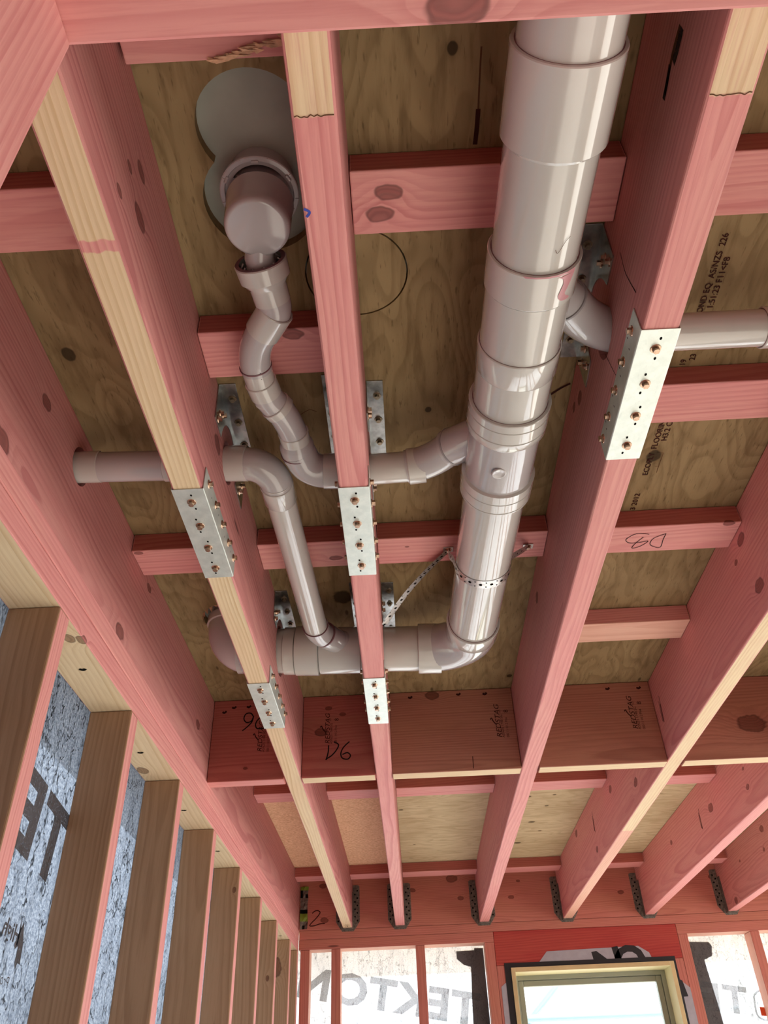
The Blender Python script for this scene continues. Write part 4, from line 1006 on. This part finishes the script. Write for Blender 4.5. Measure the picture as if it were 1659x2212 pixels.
pc('bend_socket', mid(CH[2], CH[3], 0.12), mid(CH[3], CH[4], 0.30), 0.0268, True)
c2 = arc(mid(CH[3], CH[4], 0.05), CH[4], mid(CH[4], CH[5], 0.6), 8); chain(c2, 0.0246, 'bend')
tube('rim', [mid(CH[4], CH[5], 0.45), mid(CH[4], CH[5], 0.49)], 0.0256, M_PRIMER_SHADOW, mb)
tube('pipe', [mid(CH[4], CH[5], 0.47), CH[5], CH[6]], 0.0240, M_PVC, mb)
c3 = arc(CH[5], CH[6], CH[7], 6); pc('bend_socket', CH[5], mid(CH[5], CH[6], 0.75), 0.0258, True)
chain(arc(mid(CH[5], CH[6], 0.4), CH[6], mid(CH[6], CH[7], 0.7), 8), 0.0246, 'bend')
pc('bend_socket', mid(CH[6], CH[7], 0.55), mid(CH[7], CH[8], 0.15), 0.0268, True)
chain(arc(mid(CH[6], CH[7], 0.8), CH[8], CH[9], 8), 0.0246, 'bend')
pc('coupling', mid(CH[8], CH[9], 0.55), mid(CH[9], CH[10], 0.15), 0.0262, True)
# step up to the bigger pipe
d9 = (Vector(CH[10])-Vector(CH[9])).normalized(); s9 = Vector(CH[9])+d9*0.002
tube('step_up', [tuple(s9), tuple(s9+d9*0.008), tuple(s9+d9*0.012), tuple(Vector(CH[10])+d9*0.012)], [0.0255, 0.0288, 0.0300, 0.0290], M_PVC2, mb)
tube('rim', [tuple(Vector(CH[10])-d9*0.0005), tuple(Vector(CH[10])+d9*0.0015)], 0.0308, M_PRIMER_SHADOW, mb)
c4 = arc(mid(CH[9], CH[10], 0.9), CH[11], mid(CH[11], CH[12], 0.5), 12); chain(c4, 0.0302, 'bend')
socket('elbow_socket', mid(CH[11], CH[12], 0.42), mid(CH[11], CH[12], 1.1), 0.0322, 0.028, mb, False, False, taper=0.0015)
stroke('printed_code', [[(-0.1944, 0.8293, 2.5245), (-0.1895, 0.8297, 2.5245)], [(-0.197, 0.8406, 2.5245), (-0.1936, 0.837, 2.5245), (-0.1941, 0.8447, 2.5245), (-0.1901, 0.842, 2.5245)]], 0.0009, DN, M_INK, mb)

# ---------------------------------------------------------------- left branch
lb_ = tag(tube('branch_pipe', [(-0.60, 1.075, 2.572), (-0.28, 1.075, 2.560)], 0.0278, M_PVC2, dp), 'small pipe coming from the left wall joist')
socket('coupling', (-0.575, 1.075, 2.571), (-0.5215, 1.075, 2.570), 0.0292, 0.0278, lb_, False, False, taper=0.0012)
socket('coupling', (-0.405, 1.075, 2.564), (-0.33, 1.075, 2.562), 0.0292, 0.0278, lb_, False, False, taper=0.0012)
B0 = (-0.292, 1.068, 2.556); B1 = (-0.1926, 1.0496, 2.535); B2 = (-0.2054, 1.0945, 2.531); B3 = (-0.1887, 1.6376, 2.531); B4 = (-0.1183, 1.7615, 2.545)
socket('elbow_socket', B0, (-0.252, 1.066, 2.5525), 0.0325, 0.0300, lb_, True, False, taper=0.0015)
c5 = arc(B0, (-0.203, 1.062, 2.543), lerp(B2, B3, 0.03), 14); tube('elbow', c5, [0.0302]*len(c5), M_PVC2, lb_)
socket('elbow_socket', lerp(B2, B3, 0.012), lerp(B2, B3, 0.10), 0.0305, 0.0278, lb_, True, False, taper=0.004)
tube('pipe', [B2, B3], 0.0278, M_PVC, lb_)
tube('rim', [lerp(B2, B3, 0.955), lerp(B2, B3, 0.9575)], 0.0303, M_PRIMER_SHADOW, lb_)
c6 = arc(lerp(B2, B3, 0.957), lerp(B3, B2, -0.02), lerp(B3, B4, 0.4), 8); tube('bend', c6, [0.0298]*len(c6), M_PVC2, lb_)
tube('rim', [lerp(B3, B4, 0.20), lerp(B3, B4, 0.225)], 0.0312, M_PRIMER_SHADOW, lb_)
tube('junction_branch', [lerp(B3, B4, 0.22), lerp(B3, B4, 0.55), lerp(B3, B4, 0.58), (-0.085, 1.755, 2.548)], [0.0306, 0.0300, 0.0285, 0.0285], M_PVC2, lb_)

# ---------------------------------------------------------------- floor trap
TX, TY = -0.1595, 0.5985
ft = empty('floor_trap', (TX, TY, 2.64), label='pinkish grey cylindrical floor trap hanging from a notched flange in the floor hole', cat='trap')
bm = bmesh.new()
prof = [(0.0455, 2.6600), (0.0455, 2.6255), (0.0530, 2.6250), (0.0540, 2.6240), (0.0540, 2.6200), (0.0528, 2.6190), (0.0475, 2.6187), (0.0466, 2.620), (0.0466, 2.6235), (0.040, 2.6235)]
sweep_bm(bm, [(TX, TY-0.007, z) for r, z in prof], [r for r, z in prof], 56, False)
for k in range(9):    # small lugs and slots on the flange
    a = 2*math.pi*(k+0.25)/9
    m_ = Matrix.Translation((TX+0.0510*math.cos(a), TY-0.007+0.0510*math.sin(a), 2.6186)) @ Matrix.Rotation(a, 4, 'Z')
    bmesh.ops.create_cube(bm, size=1.0, matrix=m_ @ Matrix.Diagonal((0.005, 0.0010, 0.002, 1)))
me = bm_mesh(bm, 'flange'); smooth_angle(me); fl_ = link('flange', me, M_PVC2, ft, (TX, TY, 2.63))
bm = bmesh.new()
pr = [(0.044, 2.655), (0.0445, 2.612), (0.0460, 2.610), (0.0462, 2.607), (0.0448, 2.605), (0.0444, 2.560), (0.0436, 2.552), (0.0415, 2.5475), (0.038, 2.5460), (0.0001, 2.5455)]
sweep_bm(bm, [(TX, TY, z) for r, z in pr], [r for r, z in pr], 56, False)
me = bm_mesh(bm, 'trap_body'); smooth_angle(me, 50); link('trap_body', me, M_PVC2, ft, (TX, TY, 2.58))
for k in range(6):
    a = 2*math.pi*k/6+0.55
    bm = bmesh.new(); add_box(bm, -0.005, 0.005, -0.002, 0.002, -0.003, 0.003, 0, 0.001)
    o = link('clip', bm_mesh(bm, 'clip'), M_PVC2, fl_, None); o.location = Vector((TX+0.0480*math.cos(a), TY-0.006+0.0480*math.sin(a), 2.619))-wloc(fl_); o.rotation_euler = (0, 0, a+math.pi/2)

# ---------------------------------------------------------------- perforated strap
st = empty('pipe_strap', (0.2, 1.43, 2.597), label='perforated steel strap slung under the large pipe from the blocking, loose tail to the left', cat='strap')
def ribbon(name, pts, wdirs, w, mat, parent, holes=True, nrm_off=None):
    bm = bmesh.new(); prev = None; P_ = [Vector(q) for q in pts]
    for i, q in enumerate(P_):
        wd = Vector(wdirs[i]).normalized()*w/2; cur = (bm.verts.new(q-wd), bm.verts.new(q+wd))
        if prev: bm.faces.new((prev[0], prev[1], cur[1], cur[0])).smooth = True
        prev = cur
    if holes:
        k = 0; acc = 0.0
        for i in range(1, len(P_)):
            seg = P_[i]-P_[i-1]; acc += seg.length
            if acc > 0.0075:
                acc = 0.0; k += 1
                t = seg.normalized(); wd = Vector(wdirs[i]).normalized(); nr = t.cross(wd)*0.0005
                for off, rad in (((0.0, 0.0034),) if k % 2 else ((-0.0072, 0.0016), (0.0072, 0.0016))):
                    for sg in (1, -1):
                        cc = P_[i]+wd*off+nr*sg
                        f = bm.faces.new([bm.verts.new(cc+(t*math.cos(a)+wd*math.sin(a))*rad) for a in [2*math.pi*j/8 for j in range(8)]]); f.material_index = 1
    return link(name, bm_mesh(bm, name), [mat, M_HOLE], parent, tuple(P_[0]))
yc = 1.330; ac = AX(yc); R2 = 0.0562
pl = Vector((0.1184, 1.426, 2.5935)); prr = Vector((0.2916, 1.4285, 2.5935))
loop = []
for k in range(8): loop.append(tuple(pl.lerp(Vector((ac[0]-R2, yc+0.012, ac[2]+0.01)), (k/8)**0.9)+Vector((-0.004*math.sin(math.pi*k/8), 0, 0))))
for k in range(33):
    a = math.radians(-90+180*k/32); loop.append((ac[0]+R2*math.sin(a), yc+0.012-0.006*math.cos(a), ac[2]-R2*math.cos(a)))
for k in range(1, 9): loop.append(tuple(Vector((ac[0]+R2, yc+0.012, ac[2]+0.01)).lerp(prr, k/8)))
ld = []
for q in loop:
    up_ = max(0, (q[2]-ac[2])/(2.5955-ac[2])); ld.append((0, 1, 0.10*up_))
ribbon('strap_loop', loop, ld, 0.026, M_STRAP, st)
for q in (pl, prr):
    bm = bmesh.new(); add_box(bm, q.x-0.011, q.x+0.011, q.y-0.008, q.y+0.008, 2.5946, 2.5962, 0, 0.0003)
    link('strap_end', bm_mesh(bm, 'strap_end'), M_STRAP, st, tuple(q)); screws(st, [(q.x, q.y, 2.595)], (0, 0, -1))
tail = [tuple(pl.lerp(Vector((-0.030, 1.640, 2.540)), t)+Vector((-0.008*math.sin(math.pi*t), 0, 0.004*math.sin(math.pi*t)))) for t in [k/36 for k in range(37)]]
ribbon('strap_tail', tail, [(0.75, 0.4, 0.35)]*37, 0.0185, M_STRAP, st)
